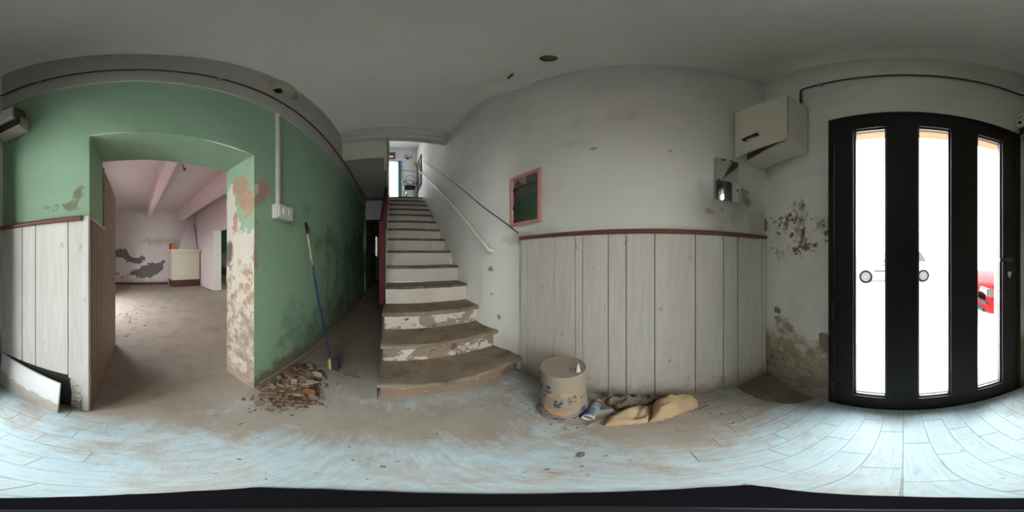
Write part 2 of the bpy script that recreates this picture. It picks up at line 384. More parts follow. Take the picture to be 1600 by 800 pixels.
class MB:
    def __init__(s): s.v = []; s.f = []; s.mi = []; s.cur = 0; s.attrs = {}
    def add(s, vs, fs, mi=None):
        b = len(s.v); s.v += [tuple(map(float, p)) for p in vs]
        s.f += [tuple(i+b for i in f) for f in fs]; s.mi += [s.cur if mi is None else mi]*len(fs)
        return b
    def box(s, x0, x1, y0, y1, z0, z1, mi=None):
        if x0 > x1: x0, x1 = x1, x0
        if y0 > y1: y0, y1 = y1, y0
        if z0 > z1: z0, z1 = z1, z0
        s.add([(x0, y0, z0), (x1, y0, z0), (x1, y1, z0), (x0, y1, z0), (x0, y0, z1), (x1, y0, z1), (x1, y1, z1), (x0, y1, z1)],
              [(0, 3, 2, 1), (4, 5, 6, 7), (0, 1, 5, 4), (1, 2, 6, 5), (2, 3, 7, 6), (3, 0, 4, 7)], mi); return s
    def obox(s, c, ax, ay, az, hx, hy, hz, mi=None):
        c = Vector(c); ax = Vector(ax).normalized(); ay = Vector(ay).normalized(); az = Vector(az).normalized()
        vs = [c+ax*(i*hx)+ay*(j*hy)+az*(k*hz) for k in (-1, 1) for i, j in ((-1, -1), (1, -1), (1, 1), (-1, 1))]
        s.add(vs, [(0, 3, 2, 1), (4, 5, 6, 7), (0, 1, 5, 4), (1, 2, 6, 5), (2, 3, 7, 6), (3, 0, 4, 7)], mi); return s
    def quad(s, a, b, c, d, mi=None): s.add([a, b, c, d], [(0, 1, 2, 3)], mi); return s
    def tube(s, pts, r, n=8, cap=True, mi=None):
        pts = [Vector(p) for p in pts]; k = len(pts)
        rs = r if isinstance(r, (list, tuple)) else [r]*k
        rings = []; up = None
        for i, p in enumerate(pts):
            d = (pts[min(i+1, k-1)]-pts[max(i-1, 0)]).normalized()
            if up is None:
                up = d.cross(Vector((0, 0, 1)))
                if up.length < .1: up = d.cross(Vector((1, 0, 0)))
                up.normalize()
            u = (up - d*up.dot(d)).normalized(); w = d.cross(u); up = u
            rings.append([p+u*(rs[i]*cos(2*pi*j/n))+w*(rs[i]*sin(2*pi*j/n)) for j in range(n)])
        vs = [q for R in rings for q in R]
        fs = [(i*n+j, i*n+(j+1) % n, (i+1)*n+(j+1) % n, (i+1)*n+j) for i in range(k-1) for j in range(n)]
        if cap: fs += [tuple(reversed(range(n))), tuple((k-1)*n+j for j in range(n))]
        s.add(vs, fs, mi); return s
    def lathe(s, prof, c, n=32, axis=None, close=True, mi=None):
        c = Vector(c); az = Vector(axis or (0, 0, 1)).normalized()
        ax = az.cross(Vector((0, 0, 1)))
        if ax.length < .05: ax = Vector((1, 0, 0))
        ax.normalize(); ay = az.cross(ax)
        vs = []; k = len(prof)
        for r, z in prof:
            for j in range(n):
                a = 2*pi*j/n
                vs.append(c+az*z+ax*(r*cos(a))+ay*(r*sin(a)))
        fs = [(i*n+j, i*n+(j+1) % n, (i+1)*n+(j+1) % n, (i+1)*n+j) for i in range(k-1) for j in range(n)]
        if close:
            fs += [tuple(reversed(range(n))), tuple((k-1)*n+j for j in range(n))]
        s.add(vs, fs, mi); return s
    def prism(s, poly, f0, f1, mi=None):
        """poly: list of (a,b); f0/f1 map (a,b) to 3-D for either end."""
        n = len(poly)
        vs = [f0(a, b) for a, b in poly]+[f1(a, b) for a, b in poly]
        fs = [tuple(range(n)), tuple(reversed(range(n, 2*n)))]+[(i, n+i, n+(i+1) % n, (i+1) % n) for i in range(n)]
        s.add(vs, fs, mi); return s
    def build(s, name, mats, parent=None, smooth=False, bevel=0., seg=2, weld=False, thick=None):
        me = bpy.data.meshes.new(name)
        org = origin(parent) if parent is not None else Vector((0, 0, 0))
        me.from_pydata([tuple(Vector(p)-org) for p in s.v], [], s.f)
        for m in (mats if isinstance(mats, (list, tuple)) else [mats]):
            me.materials.append(M[m] if isinstance(m, str) else m)
        me.polygons.foreach_set('material_index', s.mi)
        for k, arr in s.attrs.items():
            a = me.attributes.new(k, 'FLOAT', 'POINT'); a.data.foreach_set('value', np.asarray(arr, np.float32))
        bm = bmesh.new(); bm.from_mesh(me)
        if weld: bmesh.ops.remove_doubles(bm, verts=bm.verts, dist=1e-5)
        bmesh.ops.recalc_face_normals(bm, faces=bm.faces)
        if bevel:
            es = [e for e in bm.edges if len(e.link_faces) == 2 and e.calc_face_angle(0) > .5]
            bmesh.ops.bevel(bm, geom=es, offset=bevel, segments=seg, affect='EDGES', clamp_overlap=True)
        bm.to_mesh(me); bm.free()
        if smooth:
            me.polygons.foreach_set('use_smooth', [True]*len(me.polygons))
            me.set_sharp_from_angle(angle=radians(40))
        o = bpy.data.objects.new(name, me); COL.objects.link(o)
        if parent is not None: o.parent = parent
        return o

def thing(name, label, cat, loc=(0, 0, 0), group=None):
    o = bpy.data.objects.new(name, None); COL.objects.link(o)
    o.empty_display_size = .05; o.location = loc; o['label'] = label; o['category'] = cat
    if group: o['group'] = group
    return o
def tag(o, label, cat, group=None, kind=None):
    o['label'] = label; o['category'] = cat
    if group: o['group'] = group
    if kind: o['kind'] = kind
    return o
def structure(o, label, cat='structure'):
    o['kind'] = 'structure'; o['label'] = label; o['category'] = cat; return o

# ------------------------------------------------------------------ masks on wall grids
def poly_sd(P, U, V):
    P = np.asarray(P, float); n = len(P)
    d = np.full(U.shape, 1e9); ins = np.zeros(U.shape, bool)
    for i in range(n):
        ax, ay = P[i]; bx, by = P[(i+1) % n]
        ex, ey = bx-ax, by-ay; L = ex*ex+ey*ey+1e-12
        t = np.clip(((U-ax)*ex+(V-ay)*ey)/L, 0, 1)
        d = np.minimum(d, np.hypot(U-ax-t*ex, V-ay-t*ey))
        c = ((ay > V) != (by > V)) & (U < (bx-ax)*(V-ay)/(by-ay+1e-12)+ax)
        ins ^= c
    return np.where(ins, d, -d)
def pmask(polys, U, V, fe=.05):
    m = np.zeros(U.shape)
    for P in polys: m = np.maximum(m, np.clip(.5+poly_sd(P, U, V)/(2*fe), 0, 1))
    return m
def blobs(bl, U, V):
    m = np.zeros(U.shape)
    for (u, v, ru, rv, k) in bl:
        m = np.maximum(m, k*np.clip(1-np.sqrt(((U-u)/ru)**2+((V-v)/rv)**2), 0, 1))
    return m
def lines(lo, hi, step, extra=()):
    a = list(np.linspace(lo, hi, max(2, int(round((hi-lo)/step))+1)))
    for e in extra:
        if lo < e < hi:
            i = int(np.argmin([abs(x-e) for x in a]))
            if 0 < i < len(a)-1: a[i] = e
            else: a.append(e)
    return sorted(a)
def sheet(mb, us, vs, fn, masks=None, hole=None, mi=0, flip=False):
    U, V = np.meshgrid(np.array(us), np.array(vs))
    P = fn(U, V); nu = len(us); nv = len(vs)
    pts = np.stack([np.broadcast_to(q, U.shape) for q in P], -1).reshape(-1, 3)
    b = len(mb.v); mb.v += [tuple(p) for p in pts.tolist()]
    for j in range(nv-1):
        for i in range(nu-1):
            if hole and hole((us[i]+us[i+1])/2, (vs[j]+vs[j+1])/2): continue
            f = (b+j*nu+i, b+j*nu+i+1, b+(j+1)*nu+i+1, b+(j+1)*nu+i)
            mb.f.append(f[::-1] if flip else f); mb.mi.append(mi)
    for k in set(list((masks or {}).keys())+list(mb.attrs.keys())):
        arr = mb.attrs.setdefault(k, [])
        while len(arr) < b: arr.append(0.)
        val = masks[k](U, V) if masks and k in masks else np.zeros(U.shape)
        arr += np.broadcast_to(val, U.shape).reshape(-1).tolist()
def pad_attrs(mb):
    for k in mb.attrs:
        while len(mb.attrs[k]) < len(mb.v): mb.attrs[k].append(0.)
rng = np.random.default_rng(3)
def wob(U, V, s=3., a=.004):
    return a*(np.sin(U*s*1.7+V*s)*.6+np.sin(U*s*.9-V*s*2.1+1.3)*.5+np.sin(U*s*4.1+V*s*3.3)*.25)

# =================================================================== THE ROOM SHELL
ZC = 3.57            # hall ceiling
YD = -.86            # door wall face
XR = .98             # right wall
XL = -.81            # green wall
YB = 2.44            # beam where the ceiling ends
def XLf(Y): return XL + .04*np.clip((np.asarray(Y, float)-1)/3.7, 0, 1)
def XRf(Y, Z):
    a = .93; b = 1.45+0*np.asarray(Z)
    k = np.clip((np.asarray(Y, float)-a)/(b-a), 0, 1); k = k*k*(3-2*k)
    return XR-.105*k

# ---- floor of the hall
DIRT_POLYS = [[pfloor(*p) for p in [(592, 625), (640, 628), (720, 622), (800, 598), (845, 650), (830, 690), (700, 695), (600, 700), (520, 690), (440, 680), (330, 680), (250, 670), (170, 655), (160, 640), (400, 612), (470, 570)]],
              [pfloor(*p) for p in [(840, 650), (880, 690), (1000, 715), (1150, 690), (1190, 640), (1200, 586), (1000, 614), (812, 582)]]]
def floor_dirt(U, V):
    m = .40-.24*sstep(.0, -.5, V)*sstep(-.6, -.3, U)+.07*np.sin(U*5.1+V*3.3)+.06*np.sin(V*6.7-U*2.9+1.)
    m = np.maximum(m, 1.15*sstep(-.62, -.82, U)*sstep(-.5, -.2, V))
    m = np.maximum(m, 1.12*pmask(DIRT_POLYS, U, V, .22))
    m = np.maximum(m, .85*sstep(.75, 1.0, V))
    m = np.maximum(m, .80*sstep(.2, .85, -U+.1*V-.05)*sstep(-.2, .1, V))
    m = np.maximum(m, .75*np.clip(1-np.hypot((U-1.0)/.75, (V+.9)/.42), 0, 1)**.4)
    return m
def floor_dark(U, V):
    m = .95*sstep(.85, 1.6, V)*sstep(-.04, -.1, U)  # passage floor: dark damp mud, with the passage's shade put into the tone too
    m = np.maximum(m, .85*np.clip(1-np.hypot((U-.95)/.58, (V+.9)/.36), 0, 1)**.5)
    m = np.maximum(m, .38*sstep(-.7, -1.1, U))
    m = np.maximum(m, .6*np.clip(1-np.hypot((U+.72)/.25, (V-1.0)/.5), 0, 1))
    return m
fm = MB()
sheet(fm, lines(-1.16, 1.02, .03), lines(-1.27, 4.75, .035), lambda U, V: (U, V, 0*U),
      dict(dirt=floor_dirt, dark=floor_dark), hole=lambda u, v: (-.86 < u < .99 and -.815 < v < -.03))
# sunk bed under the tiles near the door
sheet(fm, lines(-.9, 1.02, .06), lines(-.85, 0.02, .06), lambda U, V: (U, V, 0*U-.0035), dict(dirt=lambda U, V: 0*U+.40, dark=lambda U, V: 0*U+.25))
floor_o = structure(fm.build('floor', 'floor'), 'worn blue painted hall floor with tan dirt, running from front door to stairs', 'floor')
random.seed(5)
tw = .0862
k = 0
x = -.86
while x < .975:
    x1 = min(x+tw, .985)
    y = -.815
    step_off = (k % 3)*.1
    first = True
    while y < -.03:
        L = .3-step_off if first else .3
        if L < .06: L += .3
        first = False
        y1 = min(y+L, -.03)
        if y1-y < .05: y1 = -.03
        g = .0011
        mb = MB(); ins = .0016
        z = random.uniform(-.0008, .0003)
        a0, a1, b0, b1 = x+g, x1-g, y+g, y1-g
        mb.add([(a0, b0, -.0034), (a1, b0, -.0034), (a1, b1, -.0034), (a0, b1, -.0034),
                (a0+ins*.4, b0+ins*.4, z), (a1-ins*.4, b0+ins*.4, z), (a1-ins*.4, b1-ins*.4, z), (a0+ins*.4, b1-ins*.4, z)],
               [(4, 5, 6, 7), (0, 1, 5, 4), (1, 2, 6, 5), (2, 3, 7, 6), (3, 0, 4, 7)])
        U = np.array([p[0] for p in mb.v]); V = np.array([p[1] for p in mb.v])
        mb.attrs['dirt'] = (floor_dirt(U, V)*1.0+random.uniform(-.07, .05)).tolist()
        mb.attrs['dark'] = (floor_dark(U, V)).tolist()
        mb.build('tile', 'floor', floor_o)
        y = y1
    x = x1; k += 1

# ---- right wall: plaster from the door corner to the head of the stairs
RW = dict(
    dirt=lambda U, V: np.maximum.reduce([.62*sstep(.9, .0, V)*sstep(.9, 1.1, U)*sstep(3.2, 1.6, U)*.9,
        blobs([(-.55, 1.5, .5, .35, .9), (-.8, 1.4, .3, .3, 1.), (.25, 2.3, .9, .25, .42), (.5, 2.05, .6, .15, .40), (.95, 1.3, .35, .12, .8), (.72, 1.35, .3, .25, .5), (.9, 2.9, 1., .3, .35)], U, V)]),
    peel=lambda U, V: np.maximum(pmask([[pwx(*p, .975) for p in q] for q in (
        [(1158, 289), (1164, 296), (1172, 297), (1167, 306), (1176, 316), (1169, 323), (1163, 320), (1161, 305)],
        [(1127, 322), (1133, 327), (1133, 331), (1126, 330)],
        [(1097, 325), (1106, 325), (1119, 332), (1112, 334), (1100, 330)],
        [(907, 231), (937, 228), (936, 231), (925, 233.5), (909, 233)],
        [(1024, 234), (1030, 233), (1030, 238), (1026, 238)],
        [(1036, 233), (1053, 233), (1052, 235), (1038, 236)])], U, V, .03),
        np.maximum(pmask([[pwx(*p, .875) for p in q] for q in ([(760, 418), (766, 416), (767, 422), (762, 426)], [(769, 493), (776, 496), (774, 503), (771, 501)], [(762, 455), (767, 459), (764, 461)], [(772, 466), (776, 471), (774, 474)], [(784, 491), (790, 499), (787, 500)])], U, V, .02),
        blobs([(1.6, .55, .9, .5, .36), (1.05, .5, .15, .45, .42), (-.6, 1.4, .35, .16, .46)], U, V))))
rw = MB()
sheet(rw, lines(YD-.04, 1.7, .026)+lines(1.76, 5.6, .06), lines(0, ZC, .03), lambda U, V: (XRf(U, V)+wob(U, V), U, V), RW)
sheet(rw, lines(YB, 5.6, .08), lines(ZC, 5.45, .1), lambda U, V: (XRf(U, V)+wob(U, V), U, V), RW)
wall_right = structure(rw.build('wall_right', 'white_wall', smooth=True), 'scuffed white plaster wall beside the stairs with pale wainscot below', 'wall')

# ---- wainscot planks on the right wall (pieces of the wall)
xs = [811.5, 823, 865, 898.3, 910, 950, 978, 1023, 1086.5, 1130.5, 1153, 1190.5, 1202]
ys = [pwx(q, 480, .962)[0] for q in xs]
ys[0] = .955; ys[-1] = YD+.004
for a, b in zip(ys[:-1], ys[1:]):
    mb = MB(); g = .0022
    mb.box(.962, .985, b+g, a-g, .012, 1.286)
    mb.build('plank', 'plank', wall_right, bevel=.0018, seg=1)
mb = MB(); mb.box(.974, .979, ys[-1], ys[0], .0, 1.29); mb.build('plank_backing', 'groove', wall_right)
def rail_profile(mb, y0, y1, face, sgn, z0):
    P = [(0, 0), (.012, 0), (.02, .008), (.022, .016), (.016, .024), (.006, .03), (0, .03)]
    mb.prism(P, lambda a, b: (face+sgn*a, y0, z0+b), lambda a, b: (face+sgn*a, y1, z0+b))
mb = MB(); rail_profile(mb, ys[-1]+.003, ys[0], .966, -1, 1.283)
structure(mb.build('trim_1', 'brown_rail', smooth=False), 'brown wooden dado rail capping the wide wainscot on right wall', 'trim')

# ---- door wall
DX0, DX1, DZ = -.723, .413, 2.165
DW = dict(
    dirt=lambda U, V: np.maximum.reduce([.50+.45*sstep(.62, .12, V)-.5*sstep(.55, .78, V+.08*np.sin(U*14)), blobs([(.62, 1.4, .55, .35, .42), (.9, 1.25, .3, .5, .42), (.45, 1.35, .18, .3, .5)], U, V)]),
    peel=lambda U, V: np.maximum.reduce([.38*sstep(.7, .25, V)*sstep(.45, .55, U), blobs([(.84, .73, .06, .05, 1.), (.72, 1.40, .36, .12, .66), (.62, 1.2, .3, .13, .64), (.98, 1.4, .07, .2, .85), (.44, 1.3, .06, .22, .75), (.8, 1.3, .3, .2, .45)], U, V),
        pmask([[pwy(*p, YD) for p in q] for q in ([(1252, 353), (1258, 355), (1258, 365), (1263, 370), (1260, 374), (1251, 372)], [(1233, 365), (1239, 366), (1238, 373), (1233, 372)], [(1251, 306), (1254, 307), (1257, 320), (1254, 320)], [(1260, 285), (1262, 286), (1265, 292), (1264, 293)])], U, V, .012)]),
    hole=lambda U, V: np.maximum(pmask([[pwy(*p, YD) for p in [(1277, 517), (1283, 519), (1293, 521), (1296, 556), (1288, 550), (1280, 538)]]], U, V, .012),
        pmask([[pwy(*p, YD) for p in [(1238, 590), (1258, 588), (1280, 594), (1295, 592), (1295, 606), (1250, 606)]]], U, V, .03)))
dw = MB()
sheet(dw, lines(XL-.06, 1.03, .025, (DX0, DX1)), lines(0, ZC, .03, (DZ,)), lambda U, V: (U, YD+wob(U, V)-.012*sstep(.5, .2, V)*sstep(.42, .5, U)*(.5+.5*np.sin(U*37+V*29)), V), DW,
      hole=lambda u, v: DX0 < u < DX1 and v < DZ, mi=0, flip=True)
ob = dict(x0=-.775, x1=.475, z=2.26, y=-1.25)
# inner return, outer reveals and outer face
for (a, b, c, d) in (((DX0, YD, 0), (DX0, -.9, 0), (DX0, -.9, DZ), (DX0, YD, DZ)), ((DX1, YD, 0), (DX1, -.9, 0), (DX1, -.9, DZ), (DX1, YD, DZ)),
                     ((DX0, YD, DZ), (DX0, -.9, DZ), (DX1, -.9, DZ), (DX1, YD, DZ))): dw.quad(a, b, c, d, 1)
dw.quad((ob['x0'], -.9, 0), (ob['x0'], ob['y'], 0), (ob['x0'], ob['y'], ob['z']), (ob['x0'], -.9, ob['z']), 1)
dw.quad((ob['x1'], -.9, 0), (ob['x1'], ob['y'], 0), (ob['x1'], ob['y'], ob['z']), (ob['x1'], -.9, ob['z']), 1)
dw.quad((ob['x0'], -.9, ob['z']), (ob['x0'], ob['y'], ob['z']), (ob['x1'], ob['y'], ob['z']), (ob['x1'], -.9, ob['z']), 2)
dw.quad((ob['x0'], -.9, DZ), (ob['x1'], -.9, DZ), (ob['x1'], -.9, ob['z']), (ob['x0'], -.9, ob['z']), 2)
dw.quad((ob['x0'], -.9, 0), (DX0, -.9, 0), (DX0, -.9, DZ), (ob['x0'], -.9, DZ), 1)
dw.quad((ob['x1'], -.9, 0), (DX1, -.9, 0), (DX1, -.9, DZ), (ob['x1'], -.9, DZ), 1)
for (x0, x1, z0, z1) in ((-2.31, ob['x0'], 0, 6), (ob['x1'], 3., 0, 6), (ob['x0'], ob['x1'], ob['z'], 6)):
    dw.quad((x0, ob['y'], z0), (x1, ob['y'], z0), (x1, ob['y'], z1), (x0, ob['y'], z1), 1)
pad_attrs(dw)
structure(dw.build('wall_front', ['door_wall', 'white_render', 'tan_render']), 'stained white wall around the dark glazed front door', 'wall')

# ---- green wall with the opening to the kitchen
OY0, OY1, OZ = -.237, .72, 1.92
XI = -1.15
def gpx(p): return pwx(*p, XL)
GW = dict(
    pale=lambda U, V: np.clip(.5+(V-2.62)*8, 0, 1),
    dark=lambda U, V: np.maximum(.66*sstep(1.5, .1, V)*sstep(.6, 1.2, U), (.30*sstep(1.0, 1.5, U)+.36*sstep(1.5, 3.4, U))*(1-.5*sstep(1.1, 2.2, V)))*(V < 2.62),  # dark foot; paint also darkened toward the passage, where the light falls off
    dirt=lambda U, V: np.maximum(.80*sstep(.40, .03, V)*sstep(.5, .9, U)+.0*U, blobs([(-.42, 1.43, .3, .05, .75), (2.4, .35, 1.6, .45, .62), (-.3, 1.5, .06, .1, .7)], U, V)),
    tan=lambda U, V: pmask([[gpx(p) for p in [(396, 282), (420, 280), (424, 292), (422, 305), (408, 318), (402, 322), (397, 322)]], [gpx(p) for p in [(396, 340), (402, 345), (404, 385), (400, 420), (396, 420)]]], U, V, .08),
    peel=lambda U, V: np.maximum(pmask([[gpx(p) for p in [(396, 286), (404, 282), (405, 300), (399, 308), (396, 305)]]], U, V, .05), .40*np.clip(1-np.abs(U-.73)/.05, 0, 1)*(V < 1.9)))
gl = MB()
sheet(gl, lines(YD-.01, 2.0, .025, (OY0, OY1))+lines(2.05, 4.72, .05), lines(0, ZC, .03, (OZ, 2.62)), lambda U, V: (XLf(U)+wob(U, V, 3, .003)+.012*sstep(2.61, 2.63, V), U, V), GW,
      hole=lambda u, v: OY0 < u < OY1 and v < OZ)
# reveals (right jamb toward the stairs, left jamb, head)
RVr = dict(green=lambda U, V: pmask([[(-.74, 2.0), (-1.2, 2.0), (-1.2, 1.5), (-1.09, 1.75), (-1.05, 1.72), (-.98, 1.45), (-.97, 1.33), (-.78, 1.33)]], U, V, .09),
           tan=lambda U, V: np.maximum(pmask([[(-1.06, 1.78), (-.92, 1.80), (-.86, 1.6), (-.80, 1.6), (-.78, 1.45), (-.9, 1.42), (-.98, 1.55)], [(-1.07, 1.46), (-1.0, 1.5), (-1.0, 1.37), (-1.06, 1.3)]], U, V, .07), .46*sstep(1.3, 1.1, V)),
           dirt=lambda U, V: np.maximum(.52*sstep(1.4, .5, V), .95*sstep(.22, .05, V)),
           dark=lambda U, V: blobs([(-1.12, 1.18, .12, .2, 1.)], U, V))
sheet(gl, lines(XI, XL, .025), lines(0, OZ, .025), lambda U, V: (U, OY1+wob(U, V, 9, .004), V), RVr, mi=1)
sheet(gl, lines(XI, XL, .03), lines(0, OZ, .03), lambda U, V: (U, OY0+0*U, V), dict(green=lambda U, V: 1+0*U, dirt=lambda U, V: .3*sstep(1.5, 1.2, V)), mi=1)
sheet(gl, lines(XI, XL, .03), lines(OY0, OY1, .03), lambda U, V: (U, V, OZ+.006*np.sin(V*9)), dict(green=lambda U, V: 1+0*U), mi=1)
# kitchen side
for (y0, y1, z0, z1) in ((YD, OY0, 0, 3.05), (OY1, 2.45, 0, 3.05), (OY0, OY1, OZ, 3.05)):
    gl.quad((XI, y0, z0), (XI, y1, z0), (XI, y1, z1), (XI, y0, z1), 2)
pad_attrs(gl)
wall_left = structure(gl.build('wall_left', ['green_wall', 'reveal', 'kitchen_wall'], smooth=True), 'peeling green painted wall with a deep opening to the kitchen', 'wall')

# ledge where the green stops
mb = MB(); n = 40
pts = [YD+.02+(4.70-YD-.02)*i/n for i in range(n+1)]
for a, b in zip(pts[:-1], pts[1:]):
    xa, xb = float(XLf(a))+.008, float(XLf(b))+.008
    mb.add([(xa, a, 2.613), (xb, b, 2.613), (xb+.012, b, 2.613), (xa+.012, a, 2.613), (xa, a, 2.632), (xb, b, 2.632), (xb+.012, b, 2.626), (xa+.012, a, 2.626)],
           [(0, 1, 2, 3), (4, 7, 6, 5), (3, 2, 6, 7)])
structure(mb.build('trim_2', 'cond', weld=True), 'thin plaster ledge along the top edge of the green paint', 'trim')

# left wainscot: planks, corner post, rail, brown reveal panels
xs = [5, 34.5, 55.5, 106.5, 131]
ys = [pwx(q, 450, -.79)[0] for q in xs]; ys[0] = YD+.005
for a, b in zip(ys[:-1], ys[1:]):
    mb = MB(); g = .002
    zb = .378 if a < -.5 else (.37 if b < -.35 else .35)
    mb.box(-.812, -.790, a+g, b-g, zb, 1.343)
    mb.build('plank', 'plank_left', wall_left, bevel=.0018, seg=1)
mb = MB(); mb.box(-.809, -.803, ys[0], ys[-1], .39, 1.34); mb.build('plank_backing', 'groove', wall_left)
mb = MB(); mb.box(-.8085, -.806, ys[0], -.33, .0, .40); mb.build('cavity', 'void', wall_left)
mb = MB()                                   # remaining rotten strip below the last plank
mb.prism([(-.335, .0), (-.29, .0), (-.28, .12), (-.268, .17), (-.268, .36), (-.34, .33), (-.33, .18)], lambda a, b: (-.808, a, b), lambda a, b: (-.797, a, b))
mb.build('rotten_strip', 'riser_peel', wall_left)
mb = MB(); mb.prism([(-.815, -.268), (-.785, -.268), (-.782, -.236), (-.783, -.229), (-.815, -.229)], lambda a, b: (a, b, 0), lambda a, b: (a, b, 1.355))
mb.build('corner_post', 'plank_left', wall_left, bevel=.003)
mb = MB(); rail_profile(mb, ys[0]+.003, -.268, -.792, 1, 1.333)
structure(mb.build('trim_3', 'brown_rail'), 'short brown dado rail on the green wall left of opening', 'trim')
for i in range(3):
    a = -.815-.335*i/3; b = -.815-.335*(i+1)/3
    mb = MB(); mb.box(b+.002, a-.002, OY0-.002, OY0+.012, .0, 1.34); mb.build('reveal_plank', 'brown_wood', wall_left, bevel=.0015, seg=1)
mb = MB(); mb.box(-1.15, -.815, OY0-.002, OY0+.018, 1.34, 1.352); mb.build('reveal_rail', 'plank_left', wall_left)

# baseboard of the green wall past the opening
mb = MB()
for a, b in zip(np.linspace(.76, 4.68, 25)[:-1], np.linspace(.76, 4.68, 25)[1:]):
    xa, xb = float(XLf(a)), float(XLf(b)); h0 = .07+.012*sin(a*7); h1 = .07+.012*sin(b*7)
    mb.add([(xa, a, 0), (xb, b, 0), (xb+.014, b, 0), (xa+.014, a, 0), (xa, a, h0), (xb, b, h1), (xb+.011, b, h1-.006), (xa+.011, a, h0-.006)], [(3, 2, 6, 7), (7, 6, 5, 4)])
structure(mb.build('baseboard_left', 'concrete', weld=True), 'dark crumbling skirting at the foot of the green wall', 'baseboard')

# ---- ceiling with soft coves, beam
def zcove(U, V):
    d = np.minimum.reduce([U-XLf(V), XRf(V, 3.5)-U, V-YD])
    R = .16
    t = np.clip(1-d/R, 0, 1)
    return ZC+.002-R*.75*(1-np.sqrt(np.clip(1-t*t, 0, 1)))
ce = MB()
cu = lines(-.86, -.6, .025)+lines(-.55, .65, .1)+lines(.7, 1.02, .025)
cv = lines(-.90, -.65, .025)+lines(-.6, YB, .1)
sheet(ce, cu, cv, lambda U, V: (U, V, zcove(U, V)+wob(U, V, 2.5, .004)), flip=True)
ceiling = structure(ce.build('ceiling', 'ceiling', smooth=True), 'grey plaster hall ceiling with rounded coves', 'ceiling')
mb = MB()
P = [(0, 0), (-.02, .0), (-.02, .07), (-.012, .085), (-.045, .10), (-.045, .16), (-.03, .17), (-.06, .20), (-.06, .27), (.10, .27), (.10, .0)]
mb.prism(P, lambda a, b: (-.79, YB+a, 3.315+b), lambda a, b: (.885, YB+a, 3.315+b))
structure(mb.build('trim_4', 'soffit'), 'moulded beam edging the ceiling above the stairs', 'trim')

# ---- boxed upper floor over the passage, stairwell cheek, passage
YP = 4.72
mb = MB()
mb.box(-.80, -.115, 2.50, 2.53, 2.87, 3.33, 0)
mb.quad((-.80, 2.5, 2.87), (-.115, 2.5, 2.87), (-.115, YP, 2.87), (-.80, YP, 2.87), 1)
mb.quad((-.80, 2.5, 3.33), (-.115, 2.5, 3.33), (-.115, 4.47, 3.33), (-.80, 4.47, 3.33), 1)
mb.box(-.82, -.05, YP, YP+.1, 2.21, 2.87, 2)
mb.box(-.82, -.05, YP-.012, YP, 2.16, 2.225, 3)
mb.box(-.118, -.068, 2.5, 4.47, 2.6, 5.45, 0)
mb.box(-1.0, -.068, 4.44, 4.47, 2.9, 5.45, 2)
structure(mb.build('wall_passage', ['cream', 'soffit', 'upper_wall', 'groove']), 'cream boxed bulkhead and soffit over the narrow passage left of stairs', 'wall')
mb = MB(); mb.box(-.069, -.058, 2.46, 4.5, 2.2, 3.34); mb.box(-.069, -.058, 2.5, 4.47, 3.34, 5.4)
structure(mb.build('trim_5', 'dark_wood'), 'dark wood lining on the stairwell cheek', 'trim')
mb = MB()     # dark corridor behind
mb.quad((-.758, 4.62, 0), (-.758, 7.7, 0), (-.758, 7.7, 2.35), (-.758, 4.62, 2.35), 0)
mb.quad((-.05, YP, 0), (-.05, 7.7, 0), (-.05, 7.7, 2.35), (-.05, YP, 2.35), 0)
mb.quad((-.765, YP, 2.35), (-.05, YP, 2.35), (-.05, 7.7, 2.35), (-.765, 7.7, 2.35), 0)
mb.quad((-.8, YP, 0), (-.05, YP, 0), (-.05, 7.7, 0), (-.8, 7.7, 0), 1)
wx0, wx1, wz0, wz1 = -.75, -.67, 1.15, 2.06
for q in (((-1.6, 7.75, 0), (-1.6, 9.4, 0), (0, 9.4, 0), (0, 7.75, 0)), ((-1.6, 7.75, 2.4), (-1.6, 9.4, 2.4), (0, 9.4, 2.4), (0, 7.75, 2.4)), ((0, 7.75, 0), (0, 9.4, 0), (0, 9.4, 2.4), (0, 7.75, 2.4)), ((-1.6, 9.4, 0), (0, 9.4, 0), (0, 9.4, 2.4), (-1.6, 9.4, 2.4)), ((-1.6, 7.75, 0), (-1.6, 9.4, 0), (-1.6, 9.4, 1.3), (-1.6, 7.75, 1.3)), ((-1.6, 7.75, 1.9), (-1.6, 9.4, 1.9), (-1.6, 9.4, 2.4), (-1.6, 7.75, 2.4)), ((-1.6, 8.0, 1.3), (-1.6, 9.4, 1.3), (-1.6, 9.4, 1.9), (-1.6, 8.0, 1.9)), ((-1.6, 7.72, 0), (-.7, 7.72, 0), (-.7, 7.72, 2.4), (-1.6, 7.72, 2.4))): mb.quad(*q, 2)  # unseen room with a side opening, added so the slit looks dimly lit
for (x0, x1, z0, z1) in ((-.765, wx0, 0, 2.35), (wx1, -.05, 0, 2.35), (wx0, wx1, 0, wz0), (wx0, wx1, wz1, 2.35)):
    mb.quad((x0, 7.7, z0), (x1, 7.7, z0), (x1, 7.7, z1), (x0, 7.7, z1), 0)
